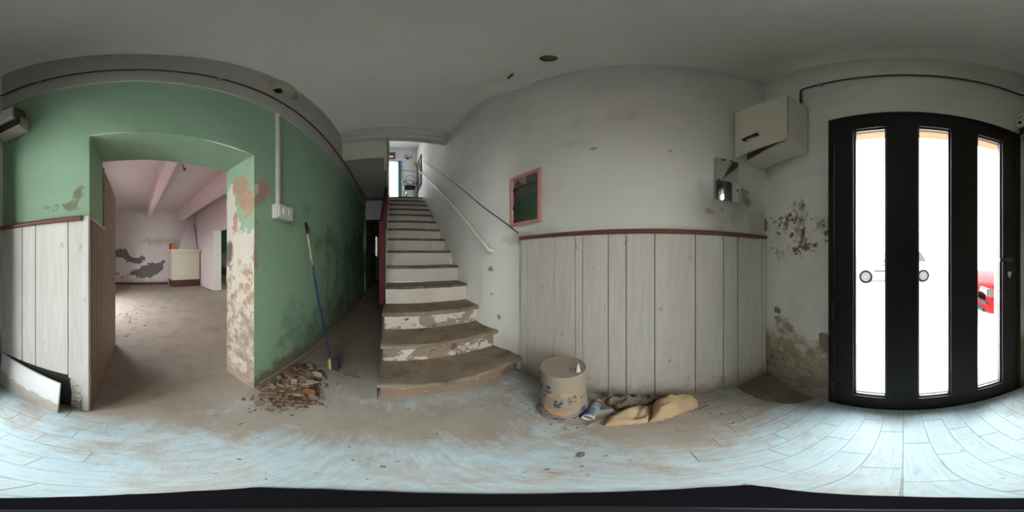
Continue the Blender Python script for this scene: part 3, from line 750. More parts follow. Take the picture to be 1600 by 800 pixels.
# under-stair side wall
mb.add([(-.085, .95, 0), (-.085, 4.72, 0), (-.085, 4.72, 2.87), (-.085, 4.50, 2.80), (-.085, .95, .15)], [(0, 1, 2, 3, 4)], 0)
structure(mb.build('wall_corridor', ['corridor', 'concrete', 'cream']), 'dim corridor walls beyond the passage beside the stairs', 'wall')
mb = MB(); mb.box(wx0-.012, wx0, 7.66, 7.70, wz0, wz1); mb.box(wx1, wx1+.012, 7.66, 7.70, wz0, wz1); mb.box(wx0-.012, wx1+.012, 7.66, 7.70, wz1, wz1+.015)
w2 = structure(mb.build('window_2', 'soffit'), 'narrow bright slit at the far end of the passage', 'window')
mb = MB(); mb.box(wx0, wx1, 7.685, 7.69, wz0, wz1); mb.build('pane', 'glass', w2)

# ---- upstairs landing room
ZF = 14*.2042
mb = MB()
mb.box(-1.0, .95, 4.475, 5.6, ZF-.03, ZF, 1)
ux0, ux1, uz1 = -.36, .285, 4.79
for (x0, x1, z0, z1) in ((-1.0, ux0, ZF, 5.45), (ux1, .95, ZF, 5.45), (ux0, ux1, uz1, 5.45)):
    mb.quad((x0, 5.6, z0), (x1, 5.6, z0), (x1, 5.6, z1), (x0, 5.6, z1), 0)
mb.quad((-1.0, 4.45, ZF), (-1.0, 5.6, ZF), (-1.0, 5.6, 5.45), (-1.0, 4.45, 5.45), 0)
mb.quad((-1.0, YB-.1, 5.45), (.95, YB-.1, 5.45), (.95, 5.6, 5.45), (-1.0, 5.6, 5.45), 0)
mb.quad((-.9, YB+.11, 3.58), (.95, YB+.11, 3.58), (.95, YB+.11, 5.45), (-.9, YB+.11, 5.45), 0)
mb.quad((-.9, YB+.1, 3.58), (.95, YB+.1, 3.58), (.95, YB-.2, 3.585), (-.9, YB-.2, 3.585), 0)
structure(mb.build('wall_upstairs', ['upper_wall', 'concrete']), 'white landing room at the head of the stairs', 'wall')
mb = MB(); mb.box(.286, .86, 5.575, 5.598, 4.36, 4.42); mb.box(.286, .86, 5.58, 5.598, 4.10, 4.115)
structure(mb.build('trim_6', 'soffit'), 'grey dado strip on the landing room back wall', 'trim')
mb = MB(); w = .05
mb.box(ux0-w, ux0, 5.57, 5.64, ZF, uz1+w); mb.box(ux1-.02, ux1+.03, 5.57, 5.64, ZF, uz1+w); mb.box(ux0, ux1, 5.57, 5.64, uz1, uz1+w)
w1 = structure(mb.build('window_1', 'curtain_teal'), 'bright glazed door at the head of the stairs with teal trim', 'window')
mb = MB(); mb.box(ux0, ux1-.02, 5.62, 5.626, ZF, uz1); mb.build('pane', 'glass', w1)

# =================================================================== KITCHEN beyond the opening
KX, KY1, KC = -6.5, 2.45, 3.05
kf = MB()
sheet(kf, lines(KX-2.2, XI+.02, .12), lines(YD-.3, 4.6, .12), lambda U, V: (U, V, 0*U-.0005), dict(dirt=lambda U, V: .30+0*U))
structure(kf.build('floor', 'kitchen_floor'), 'dusty brown kitchen floor beyond the green opening', 'floor')
KW = dict(
    dirt=lambda U, V: np.maximum.reduce([.75*sstep(.5, .0, V), blobs([(.9, 1.75, 1.7, .35, .75), (1.6, 1.6, .6, .6, .8), (-.3, 1.2, 1., .6, .5)], U, V)]),
    peel=lambda U, V: pmask([[pwx(*p, KX) for p in q] for q in (
        [(170, 391), (178, 394), (188, 387), (199, 393), (203, 400), (214, 404), (221, 401), (228, 400), (227, 405), (216, 413), (205, 410), (196, 405), (186, 403), (178, 404), (170, 404)],
        [(176, 430), (186, 434), (199, 430), (208, 423), (218, 419), (232, 412), (247, 411), (256, 409), (254, 421), (246, 428), (226, 435), (214, 432), (205, 431), (192, 434), (182, 434)])], U, V, .16))
kb = MB()
sheet(kb, lines(YD, KY1+.05, .045), lines(0, KC, .045), lambda U, V: (KX+0*U, U, V), KW)
structure(kb.build('wall_kitchen_back', 'kitchen_wall'), 'far kitchen wall with dark grey patches of lost plaster', 'wall')
mb = MB()
kwx0, kwx1, kwz = -4.3, -2.55, 2.15
for (x0, x1, z0, z1) in ((KX, kwx0, 0, KC), (kwx1, XI, 0, KC), (kwx0, kwx1, kwz, KC)):
    mb.quad((x0, YD, z0), (x1, YD, z0), (x1, YD, z1), (x0, YD, z1), 0)
for xx in (kwx0, kwx1): mb.quad((xx, YD, 0), (xx, -1.25, 0), (xx, -1.25, kwz), (xx, YD, kwz), 1)
mb.quad((kwx0, YD, kwz), (kwx1, YD, kwz), (kwx1, -1.25, kwz), (kwx0, -1.25, kwz), 1)
for (x0, x1, z0, z1) in ((-9, kwx0, 0, 6), (kwx1, -2.3, 0, 6), (kwx0, kwx1, kwz, 6)):
    mb.quad((x0, -1.25, z0), (x1, -1.25, z0), (x1, -1.25, z1), (x0, -1.25, z1), 1)
structure(mb.build('wall_kitchen_front', ['kitchen_wall', 'white_render']), 'kitchen street wall with a wide glazed opening', 'wall')
mb = MB()
for xx in (kwx0, (kwx0+kwx1)/2-.02, kwx1-.05): mb.box(xx, xx+.05, -1.1, -1.05, 0, kwz)
mb.box(kwx0, kwx1, -1.1, -1.05, kwz-.05, kwz); mb.box(kwx0, kwx1, -1.1, -1.05, 0, .08)
w3 = structure(mb.build('window_3', 'alu'), 'glazed kitchen opening to the street', 'window')
mb = MB(); mb.box(kwx0+.05, kwx1-.05, -1.08, -1.075, .08, kwz-.05); mb.build('pane', 'glass', w3)
mb = MB()     # right kitchen wall: pier, lintel over doorway, wall by the hall
mb.box(KX, -4.75, KY1, KY1+.3, 0, KC); mb.box(-4.75, -3.2, KY1, KY1+.3, 2.0, KC); mb.box(-3.2, XI+.01, KY1, KY1+.3, 0, KC)
structure(mb.build('wall_kitchen_right', 'kitchen_wall'), 'pale kitchen pier and lintel beside the white cupboard', 'wall')
kb = MB()
sheet(kb, lines(-8.6, -2.5, .08), lines(0, 2.6, .06), lambda U, V: (U, 4.5+0*U, V), dict(teal=lambda U, V: np.clip(.5+(V-1.30)*8, 0, 1), dirt=lambda U, V: .6*sstep(1.3, .2, V), peel=lambda U, V: blobs([(-7.4, .35, 1.6, .55, .85), (-8.2, .5, .8, .6, .8)], U, V)))
kb.quad((-8.6, 2.75, 0), (-8.6, 4.5, 0), (-8.6, 4.5, 2.6), (-8.6, 2.75, 2.6)); kb.quad((-8.6, 2.75, 2.6), (-2.5, 2.75, 2.6), (-2.5, 4.5, 2.6), (-8.6, 4.5, 2.6)); [kb.quad((-2.5, a, c), (-2.5, b, c), (-2.5, b, d), (-2.5, a, d)) for a, b, c, d in ((2.75, 2.95, 0, 2.6), (4.3, 4.5, 0, 2.6), (2.95, 4.3, 0, .4), (2.95, 4.3, 2.2, 2.6))]  # end wall left partly open out of view, added to bring daylight in
kb.quad((-8.6, 2.75, 0), (KX, 2.75, 0), (KX, 2.75, 2.6), (-8.6, 2.75, 2.6))
pad_attrs(kb)
structure(kb.build('wall_kitchen_side', 'kitchen_wall'), 'teal-topped wall of the room beyond the kitchen doorway', 'wall')
mb = MB(); mb.quad((KX, YD, KC), (XI, YD, KC), (XI, KY1, KC), (KX, KY1, KC))
structure(mb.build('ceiling', 'kitchen_wall'), 'pinkish kitchen ceiling between the boxed beams', 'ceiling')
for i, (y0, y1) in enumerate(((.41, .59), (1.72, 1.92))):
    mb = MB(); mb.box(KX, XI, y0, y1, 2.62, KC+.02)
    structure(mb.build('trim_%d' % (7+i), 'kitchen_wall', bevel=.006, seg=1), ('kitchen ceiling beam nearest the open door leaf', 'kitchen ceiling beam above the white cupboard')[i], 'beam')
mb = MB(); mb.box(KX, KX+.02, YD, 1.29, 0, .09); structure(mb.build('baseboard_kitchen', 'dark_wood'), 'dark skirting along the far kitchen wall', 'baseboard')

# door leaf swung into the kitchen
t = thing('door_leaf', 'dirty plywood door standing open into the kitchen', 'door', (-1.17, OY0-.03, 0))
mb = MB(); mb.box(-1.90, -1.17, OY0-.035, OY0, .01, 1.87); mb.build('panel', 'door_leaf', t, bevel=.003)
mb = MB(); mb.box(-1.2, -1.165, OY0-.036, OY0+.006, .01, 1.87); mb.build('edge_strip', 'brown_wood', t, bevel=.002)
for z in (.3, 1.55):
    mb = MB(); mb.tube([(-1.163, OY0+.004, z), (-1.163, OY0+.004, z+.09)], .008); mb.build('hinge', 'galv', t)
mb = MB(); mb.tube([(-1.84, OY0+.002, .95), (-1.84, OY0+.05, .95), (-1.74, OY0+.05, .95)], .009); mb.build('handle', 'galv', t)

# kitchen cupboard / hearth with plinth and sloping hood, orange tin
cx0, cx1, cy0, cy1 = -6.48, -5.78, 1.30, 2.40
t = thing('kitchen_cupboard', 'cream cupboard on dark plinth in the far kitchen corner', 'cupboard', (cx0, cy0, 0))
mb = MB(); mb.box(cx0, cx1, cy0, cy1, .26, 1.28); mb.build('carcass', 'cupboard', t, bevel=.008)
mb = MB(); mb.box(cx1, cx1+.018, cy0+.03, cy1-.03, .29, 1.24); mb.build('front_panel', 'cupboard', t, bevel=.004)
mb = MB(); mb.box(cx0, cx1+.05, cy0-.03, cy1, 1.28, 1.40); mb.build('top', 'cupboard', t, bevel=.01)
mb = MB(); mb.box(cx0, cx1-.03, cy0+.03, cy1, 0, .26); mb.build('plinth', 'dark_wood', t)
mb = MB(); P = [(1.62, 1.40), (2.40, 1.40), (2.40, 2.62), (2.10, 2.62), (1.98, 2.3)]
mb.prism(P, lambda a, b: (KX+.01, a, b), lambda a, b: (KX+.01+.45*(1-(b-1.4)/1.5), a, b))
tag(mb.build('chimney_hood', 'kitchen_wall'), 'sloping white plaster hood tapering up above the cream cupboard', 'hood')
t = thing('tin', 'small orange tin with dark sides standing on the kitchen cupboard', 'tin', (-5.95, 1.37, 1.40))
mb = MB(); mb.box(-6.06, -5.90, 1.30, 1.46, 1.401, 1.60); mb.build('body', 'orange', t, bevel=.006)
mb = MB(); mb.box(-6.07, -5.895, 1.27, 1.305, 1.401, 1.62); mb.build('flap', 'dark_wood', t, bevel=.003)
mb = MB(); mb.box(-6.06, -5.91, 1.31, 1.45, 1.60, 1.615); mb.build('lid', 'dark_wood', t)
# cable end hanging from kitchen ceiling
t = thing('ceiling_cable', 'short dark wire end poking from the kitchen ceiling', 'cable', (-2.9, .87, KC))
mb = MB(); mb.tube([(-2.9, .87, KC), (-2.9, .87, KC-.05), (-2.88, .89, KC-.11)], .008); mb.build('wire', 'black', t)
mb = MB(); mb.box(-2.9, -2.86, .875, .905, KC-.15, KC-.10); mb.build('connector', 'black', t, bevel=.004)

# =================================================================== FRONT DOOR
door = structure(bpy.data.objects.new('door_1', None), 'dark bronze front door with three tall narrow panes', 'door'); COL.objects.link(door)
door.location = (-.155, -.85, 0)
yf, yb = -.826, -.895
mb = MB(); fw = .034
mb.box(DX0, DX0+fw, yb, yf, 0, DZ); mb.box(DX1-fw, DX1, yb, yf, 0, DZ); mb.box(DX0+fw, DX1-fw, yb, yf, DZ-fw, DZ); mb.box(DX0+fw, DX1-fw, yb, yf+.0, 0, .022)
mb.build('frame', 'alu', door, bevel=.003)
panes = [(.088, .266), (-.249, -.071), (-.578, -.406)]
gz0, gz1 = .152, 2.005
lx0, lx1 = DX0+fw+.004, DX1-fw-.004
yl = -.830
mb = MB()
edges = [lx0] + [v for p in sorted(panes) for v in p] + [lx1]
for i in range(0, len(edges), 2): mb.box(edges[i], edges[i+1], yb+.006, yl, .026, DZ-fw-.004)
for a, b in panes: mb.box(a, b, yb+.006, yl, .026, gz0); mb.box(a, b, yb+.006, yl, gz1, DZ-fw-.004)
mb.build('leaf', 'alu', door)
for a, b in panes:
    mb = MB(); w = .011; y0, y1 = yl-.034, yl-.018
    mb.box(a, a+w, y0, y1, gz0, gz1); mb.box(b-w, b, y0, y1, gz0, gz1); mb.box(a+w, b-w, y0, y1, gz0, gz0+w); mb.box(a+w, b-w, y0, y1, gz1-w, gz1)
    mb.build('glazing_bead', 'alu_bead', door, bevel=.002, seg=1)
    mb = MB(); mb.box(a+.002, b-.002, yl-.042, yl-.036, gz0+.002, gz1-.002); mb.build('pane', 'glass', door)
mb = MB(); mb.lathe([(.021, 0), (.021, .008), (.012, .012), (.0105, .04)], (-.622, yl, 1.13), 20, (0, 1, 0))
mb.tube([(-.622, yl+.038, 1.13), (-.60, yl+.042, 1.13), (-.545, yl+.042, 1.128), (-.528, yl+.040, 1.128)], [.0105, .0105, .010, .008], 12)
hd = mb.build('handle', 'black', door, smooth=True)
mb = MB(); mb.obox((-.622, yl+.004, 1.13), (1, 0, 0), (0, 1, 0), (0, 0, 1), .017, .004, .034); mb.build('handle_plate', 'black', hd, bevel=.003)
mb = MB(); mb.lathe([(.014, 0), (.014, .005), (.011, .006)], (-.628, yl, 1.037), 18, (0, 1, 0)); mb.box(-.6325, -.6235, yl, yl+.0055, 1.012, 1.034)
kh = mb.build('keyhole_plate', 'steel', door, smooth=True)
mb = MB(); mb.lathe([(.004, 0), (.004, .0068)], (-.628, yl, 1.037), 10, (0, 1, 0)); mb.build('keyhole', 'black', kh)
for z in (.18, .78, 1.9):
    mb = MB(); mb.tube([(DX1-fw-.002, yf+.006, z), (DX1-fw-.002, yf+.006, z+.1)], .008, 10); mb.build('hinge', 'black', door)

# =================================================================== STAIRS
stairs = thing('staircase', 'worn straight staircase of fourteen steps climbing along the white wall', 'staircase', (.4, .93, 0))
RZ, TY, Y0 = .2042, .2725, .658
def nosey(n): return Y0+TY*n
for n in range(1, 15):
    zt = RZ*n; yn = nosey(n); oh = .06 if n <= 3 else .035
    x0 = -.068; x1 = .872 if n > 3 else {1: .955, 2: .935, 3: .90}[n]
    xl = -.085 if n <= 3 else x0
    th = .045 if n <= 3 else .03
    yr = yn+oh
    # riser block
    mr = MB()
    us = lines(x0, x1, .06); vs = lines(RZ*(n-1), zt-th+.005, .04)
    sheet(mr, us, vs, lambda U, V: (U, yr+wob(U, V, 9, .0025), V), flip=False)
    mr.quad((x0, yr, RZ*(n-1)), (x0, yr+.3, RZ*(n-1)), (x0, yr+.3, zt-th), (x0, yr, zt-th))
    riser = mr.build('riser', {1: 'riser_dirty', 2: 'riser_mid', 3: 'riser_peel', 4: 'riser_white'}.get(n, 'riser_white'), stairs, smooth=True)
    # tread with worn rounded nose
    nx = 26; depth = TY+oh-.002 if n < 14 else .06
    prof = [(depth, -th), (.012, -th), (.003, -th*.8), (0, -th*.5), (.002, -th*.22), (.012, -.002), (.03, 0), (.12, -.003), (depth, 0)]
    mt = MB(); rr = random.Random(n*11)
    vsx = []
    for i in range(nx+1):
        xx = xl+(x1-xl)*i/nx
        wear = rr.uniform(-.004, .004) if n <= 4 else rr.uniform(-.0015, .0015)
        bow = (.02*(1-((i/nx-.5)*2)**2) if n == 1 else 0)
        for (a, b) in prof:
            k = 1 if a < .05 else .2
            vsx.append((xx, yn+a+wear*k-bow*(1 if a < .2 else 0), zt+b+(wear*.5*k if b < -.001 else -.004*sin(pi*i/nx)*(n <= 6)*(.02 < a < .2))))
    m_ = len(prof)
    fs = [(i*m_+j, i*m_+(j+1) % m_, (i+1)*m_+(j+1) % m_, (i+1)*m_+j) for i in range(nx) for j in range(m_)]
    fs += [tuple(range(m_)), tuple(nx*m_+j for j in reversed(range(m_)))]
    mt.add(vsx, fs)
    tread = mt.build('tread', 'stone', stairs, smooth=True)
    if n >= 4:
        mn = MB(); mn.box(xl, x1-.002, yn-.006, yn+(.05 if n == 4 else .035), zt-.024, zt+.003)
        mn.build('nosing', 'nosing', tread, bevel=.004)

# banister: panel, handrail, newel
t = thing('banister', 'maroon banister with cream panel on the left of the stairs', 'banister', (-.1, 1.75, .61))
zb = lambda Y: RZ*4-.2+(Y-1.76)*RZ/TY
P = [(1.80, .62), (1.80, 1.44), (4.45, 1.44+2.65*RZ/TY), (4.45, zb(4.45)), (1.9, zb(1.9))]
mb = MB(); mb.prism(P, lambda a, b: (-.100, a, b), lambda a, b: (-.075, a, b)); mb.build('panel', 'cream', t)
def rail_pt(Y): return 1.46+(Y-1.78)*RZ/TY
mb = MB()
pr = [(-.135, 0), (-.06, 0), (-.055, .02), (-.06, .045), (-.08, .06), (-.115, .06), (-.135, .045)]
mb.prism(pr, lambda a, b: (a, 1.74, rail_pt(1.74)+b), lambda a, b: (a, 4.46, rail_pt(4.46)+b)); mb.build('handrail', 'maroon', t, smooth=True)
mb = MB(); mb.box(-.135, -.068, 1.742, 1.81, .613, 1.50); mb.build('newel', 'maroon', t, bevel=.008)
mb = MB(); mb.box(-.142, -.06, 1.735, 1.817, 1.50, 1.53); mb.build('newel_cap', 'maroon', t, bevel=.01)

# white wall rail
t = thing('wall_handrail', 'thin white tubular handrail bracketed to the wall above the stairs', 'handrail', (.87, 1.22, 1.21))
a = Vector((.815, 1.21, 1.205)); b = Vector((.815, 4.86, 3.99))
mb = MB(); mb.tube([Vector((.872, 1.205, 1.2)), Vector((.825, 1.206, 1.2)), a, a+(b-a)*.012, a+(b-a)*.5, b-(b-a)*.01, b, Vector((.825, 4.87, 3.985)), Vector((.87, 4.87, 3.985))], .0175, 12); mb.build('rail', 'white_plastic', t, smooth=True)
for f in (.012, .57, .97):
    p = a+(b-a)*f
    mb = MB(); mb.tube([p+Vector((0, 0, -.01)), p+Vector((.03, 0, -.04)), p+Vector((.062, 0, -.045))], .008, 8); mb.lathe([(.028, 0), (.028, .006), (.012, .014)], (.874, p.y, p.z-.045), 16, (-1, 0, 0)); mb.build('bracket', 'white_plastic', t, smooth=True)

# stair wall cable
pts = []
for i in range(25):
    Y = .985+(4.38-.985)*i/24; Z = 1.345+(4.09-1.345)*i/24 - .03*sin(pi*i/24)
    pts.append((float(XRf(Y, Z))-.008, Y, Z))
t = MB(); t.tube(pts, .0048, 6)
tag(t.build('cable', 'pipe_brown', smooth=True), 'thin brown cable running diagonally up the wall above the handrail', 'cable')

# =================================================================== PIPES, BOXES, CONDUIT
t = thing('gas_pipe', 'thin brown pipe clipped along the green wall and over the front door', 'pipe', (XL+.03, 0, 2.85))
zp = 2.855
left = [(float(XLf(Y))+.034, Y, zp) for Y in np.linspace(4.6, -.80, 30)]
mb = MB(); mb.tube(left+[(-.772, -.822, zp-.01), (-.745, YD+.026, zp-.02)]+[(x_, YD+.026, zp-.025-.005*sin(x_*5)) for x_ in np.linspace(-.70, .585, 14)]+[(.604, YD+.026, zp-.04), (.61, YD+.026, zp-.06), (.61, YD+.026, 2.47)], .0095, 8)
mb.build('pipe', 'pipe_brown', t, smooth=True)
for (x_, y_, ax) in ((-.776, -.52, 'y'), (-.776, .44, 'y'), (-.772, 1.72, 'y'), (-.75, 2.9, 'y'), (.47, YD+.03, 'x')):
    mb = MB()
    if ax == 'y':
        X_ = float(XLf(y_)); mb.box(X_+.012, X_+.05, y_-.012, y_+.012, zp-.018, zp-.008); mb.box(X_+.02, X_+.048, y_-.009, y_+.009, zp-.014, zp+.014)
    else:
        mb.box(x_-.012, x_+.012, YD+.002, YD+.042, zp-.045, zp-.034); mb.box(x_-.009, x_+.009, YD+.012, YD+.04, zp-.038, zp-.012)
    mb.build('clip', 'galv', t, bevel=.002, seg=1)

t = thing('cable_conduit', 'off-white conduit strip running down the green wall to a socket', 'conduit', (XL, .945, 1.53))
mb = MB(); mb.box(XL+.002, XL+.03, .93, .962, 1.545, 2.62); mb.build('channel', 'cond', t, bevel=.003)
mb = MB(); mb.box(XL+.024, XL+.034, .934, .958, 1.55, 2.615); mb.build('cover', 'cond', t, bevel=.003)
t = thing('socket_box', 'off-white double switch box at the foot of the conduit', 'switch', (XL, .97, 1.43))
mb = MB(); mb.box(XL+.002, XL+.062, .89, 1.075, 1.43, 1.545); mb.build('box', 'cond', t, bevel=.006)
mb = MB(); mb.box(XL+.062, XL+.070, .897, 1.068, 1.437, 1.538); mb.build('face_plate', 'white_plastic', t, bevel=.003)
for y_ in (.955, 1.02):
    mb = MB(); mb.box(XL+.069, XL+.078, y_-.016, y_+.016, 1.465, 1.512); mb.build('rocker', 'white_plastic', t, bevel=.003)

# cream plaster boss with a hole, high on the green wall
by, bz = 1.02, 3.22
mb = MB()
prof = [(.20, 0), (.19, .006), (.16, .018), (.11, .03), (.05, .036), (.001, .038)]
mb.lathe(prof, (XL+.008, by, bz), 40, (1, 0, -.25), close=False)
V_ = np.array(mb.v); d_ = np.hypot(V_[:, 1]-by, V_[:, 2]-bz)
mb.attrs['rim'] = np.clip((d_-.08)/.12, 0, 1).tolist()
boss = tag(mb.build('plaster_boss', 'rose_cream', smooth=True), 'stained cream plaster boss with a dark hole above the conduit', 'fixture')
mb = MB(); mb.lathe([(.034, 0), (.036, .035), (.024, .04)], (XL+.012, by-.09, bz-.115), 18, (1, .1, -.5)); mb.build('hole', 'black', boss, smooth=True)

# ceiling cover plates
for i, (px_, py_, r_, lab) in enumerate(((857, 91, .052, 'rusty round cover plate flat on the ceiling above the wainscot'), (797, 121, .05, 'rusty cover plate hanging edge-on from the ceiling above the pink mirror'))):
    X_, Y_ = pfloor(px_, py_, ZC) if i == 0 else (.80, .90)
    z_ = float(zcove(np.array(X_), np.array(Y_)))-.006
    ax = (0, 0, -1) if i == 0 else (.85, -.35, -.35)
    t = thing('ceiling_plate', lab, 'plate', (X_, Y_, z_), 'rusty plates on the hall ceiling')
    mb = MB(); mb.lathe([(r_*.98, -.002), (r_, .004), (r_*.85, .008), (r_*.5, .009), (r_*.4, .013)], (X_, Y_, z_-(0 if i == 0 else .03)), 28, ax); mb.build('disc', 'rust', t, smooth=True)
    mb = MB(); mb.tube([(X_, Y_, z_+.006), (X_+.005, Y_+.03, z_-.012), (X_+.02, Y_+.05, z_-.016), (X_+.035, Y_+.04, z_-.012)], .0025, 6); mb.build('wire', 'black', t)

# electric boxes in the corner of the green wall
t = thing('fuse_box', 'cream box with a black front band on the green wall near the front door', 'box', (XL, -.72, 2.11))
mb = MB(); mb.box(XL+.002, -.722, -.838, -.610, 2.112, 2.245); mb.build('case', 'cream_plastic', t, bevel=.006)
mb = MB(); mb.box(-.722, -.717, -.835, -.617, 2.150, 2.238); mb.build('front_band', 'black', t, bevel=.002, seg=1)
mb = MB(); mb.box(-.722, -.716, -.835, -.612, 2.114, 2.146); mb.build('front_lip', 'cream_plastic', t, bevel=.003)
t = thing('meter_box', 'white meter box with a dark badge above the black-banded cream box', 'box', (XL, -.75, 2.25))
mb = MB(); P = [(XL+.002, 2.25), (-.715, 2.25), (-.695, 2.275), (-.695, 2.40), (-.71, 2.43), (XL+.002, 2.43)]
mb.prism(P, lambda a, b: (a, -.845, b), lambda a, b: (a, -.665, b)); mb.build('case', 'white_plastic', t, bevel=.004)
mb = MB(); mb.box(XL+.004, -.71, -.665, -.645, 2.262, 2.405); mb.build('side_cap', 'grey_plastic', t, bevel=.004)
mb = MB(); mb.obox((-.6945, -.80, 2.36), (1, 0, 0), (0, 1, .12), (0, -.12, 1), .0012, .024, .0065); mb.build('badge', 'black', t)
mb = MB(); mb.obox((-.6945, -.755, 2.385), (1, 0, 0), (0, 1, 0), (0, 0, 1), .0012, .008, .0015); mb.build('print_line', 'grey_plastic', t)
mb = MB(); mb.lathe([(.014, 0), (.014, .012), (.008, .015)], (-.70, -.80, 2.285), 14, (1, 0, -.3)); mb.build('knob', 'black', t, smooth=True)

# =================================================================== THINGS ON THE RIGHT WALL
# wall cupboard in the corner, door hanging ajar
c0x, c1x, c0y, c1y, c0z, c1z = .565, .972, YD+.012, -.665, 1.905, 2.455
t = thing('wall_cupboard', 'cream wall cupboard with its door ajar in the corner by the front door', 'cupboard', (c0x, c1y, c0z))
mb = MB(); w = .016
mb.box(c0x, c0x+w, c0y, c1y, c0z, c1z); mb.box(c1x-w, c1x, c0y, c1y, c0z, c1z); mb.box(c0x+w, c1x-w, c0y, c1y, c0z, c0z+w); mb.box(c0x+w, c1x-w, c0y, c1y, c1z-w, c1z); mb.box(c0x+w, c1x-w, c0y, c0y+.006, c0z+w, c1z-w)
mb.build('carcass', 'cupboard', t, bevel=.002, seg=1)
hx = Vector((c0x+.002, c1y+.004, 0)); dv = Vector((.945-c0x, .085, 0)).normalized(); nv = Vector((-dv.y, dv.x, 0))
L = hypot(.945-c0x, .085)
mb = MB(); mb.obox(hx+dv*(L/2)+nv*.009+Vector((0, 0, (c0z+c1z)/2)), dv, nv, (0, 0, 1), L/2, .009, (c1z-c0z)/2-.001); dr = mb.build('door', 'cupboard', t, bevel=.003)
hc = hx+dv*(L*.62)+nv*.018+Vector((0, 0, c0z+.125))
mb = MB(); mb.obox(hc+nv*.018, dv, nv, (0, 0, 1), .062, .005, .010)
for s_ in (-.05, .05): mb.obox(hc+dv*s_+nv*.008, dv, nv, (0, 0, 1), .006, .010, .007)
mb.build('handle', 'black', dr, bevel=.002, seg=1)
for z_ in (c0z+.08, c1z-.08):
    mb = MB(); mb.tube([(c0x, c1y+.006, z_), (c0x, c1y+.006, z_+.04)], .005); mb.build('hinge', 'steel', dr)

# small frameless mirror
y0, y1, z0, z1 = -.602, -.425, 1.53, 1.882
t = thing('small_mirror', 'small unframed spotted mirror hanging under the wall cupboard', 'mirror', (XR, -.51, z0))
mb = MB(); mb.box(XR-.014, XR-.003, y0, y1, z0, z1); mb.build('backing', 'cond', t)
mb = MB(); mb.obox((XR-.0165, (y0+y1)/2, (z0+z1)/2), (1, 0, 0), (0, 1, 0), (0, 0, 1), .0025, (y1-y0)/2-.002, (z1-z0)/2-.002); mb.build('glass', 'old_mirror', t, bevel=.001, seg=1)
for (y_, z_) in ((y0+.01, z0+.10), (y1-.02, z0+.13), (y0+.06, z1-.005), (y1-.06, z0+.004)):
    mb = MB(); mb.lathe([(.008, 0), (.008, .004), (.004, .006)], (XR-.019, y_, z_), 10, (-1, 0, 0)); mb.build('clip', 'rust', t)

# pink framed mirror with painted flowers
y0, y1, z0, z1 = .735, 1.075, 1.408, 1.882
xf = XR-.008
t = thing('pink_mirror', 'pink framed mirror painted with a flower stem above the wainscot', 'mirror', (XR, .9, z0))
mb = MB(); w = .027
def ring(mb, xa, xb, w):
    mb.prism([(y0, z0), (y1, z0), (y1-w, z0+w), (y0+w, z0+w)], lambda a, b: (xa, a, b), lambda a, b: (xb, a, b))
    mb.prism([(y0, z1), (y1, z1), (y1-w, z1-w), (y0+w, z1-w)], lambda a, b: (xa, a, b), lambda a, b: (xb, a, b))
    mb.prism([(y0, z0), (y0, z1), (y0+w, z1-w), (y0+w, z0+w)], lambda a, b: (xa, a, b), lambda a, b: (xb, a, b))
    mb.prism([(y1, z0), (y1, z1), (y1-w, z1-w), (y1-w, z0+w)], lambda a, b: (xa, a, b), lambda a, b: (xb, a, b))
ring(mb, xf, xf-.026, w); mb.build('frame', 'pink', t, bevel=.005, seg=2)
mb = MB(); mb.box(xf-.010, xf-.005, y0+w-.004, y1-w+.004, z0+w-.004, z1-w+.004); gm = mb.build('glass', 'mirror', t)
xg = xf-.0112
mb = MB()
def yz(fx, fz): return (xg, y1-w-(y1-y0-2*w)*fx, z0+w+(z1-z0-2*w)*fz)
for path in ([(.20, .03), (.16, .22), (.15, .40), (.2, .62), (.24, .78)], [(.12, .05), (.16, .25), (.17, .42), (.12, .58), (.1, .72)], [(.05, .15), (.2, .05)]):
    mb.tube([yz(*p) for p in path], .0028, 5)
mb.build('painted_stem', 'leaf_print', gm)
def leafpoly(mb, c, a, l, w_):
    pts = []
    for q in range(10):
        s_ = 2*pi*q/10; u = cos(s_)*l; v = sin(s_)*w_
        pts.append((u*cos(a)-v*sin(a), u*sin(a)+v*cos(a)))
    c = yz(*c)
    mb.prism(pts, lambda p, q: (xg-.0012, c[1]+p, c[2]+q), lambda p, q: (xg+.001, c[1]+p, c[2]+q))
for c, a in (((.06, .75), 1.9), ((.09, .62), 1.2), ((.25, .42), 1.9), ((.24, .25), 1.2), ((.05, .35), 2.0), ((.16, .33), .9)):
    mb = MB(); leafpoly(mb, c, a, .022, .010); mb.build('painted_leaf', 'leaf_print', gm)
for c in ((.23, .9), (.22, .66)):
    mb = MB(); leafpoly(mb, c, 1.2, .026, .014); leafpoly(mb, (c[0]-.05, c[1]-.03), 1.0, .018, .012); mb.build('painted_bud', 'petal', gm)

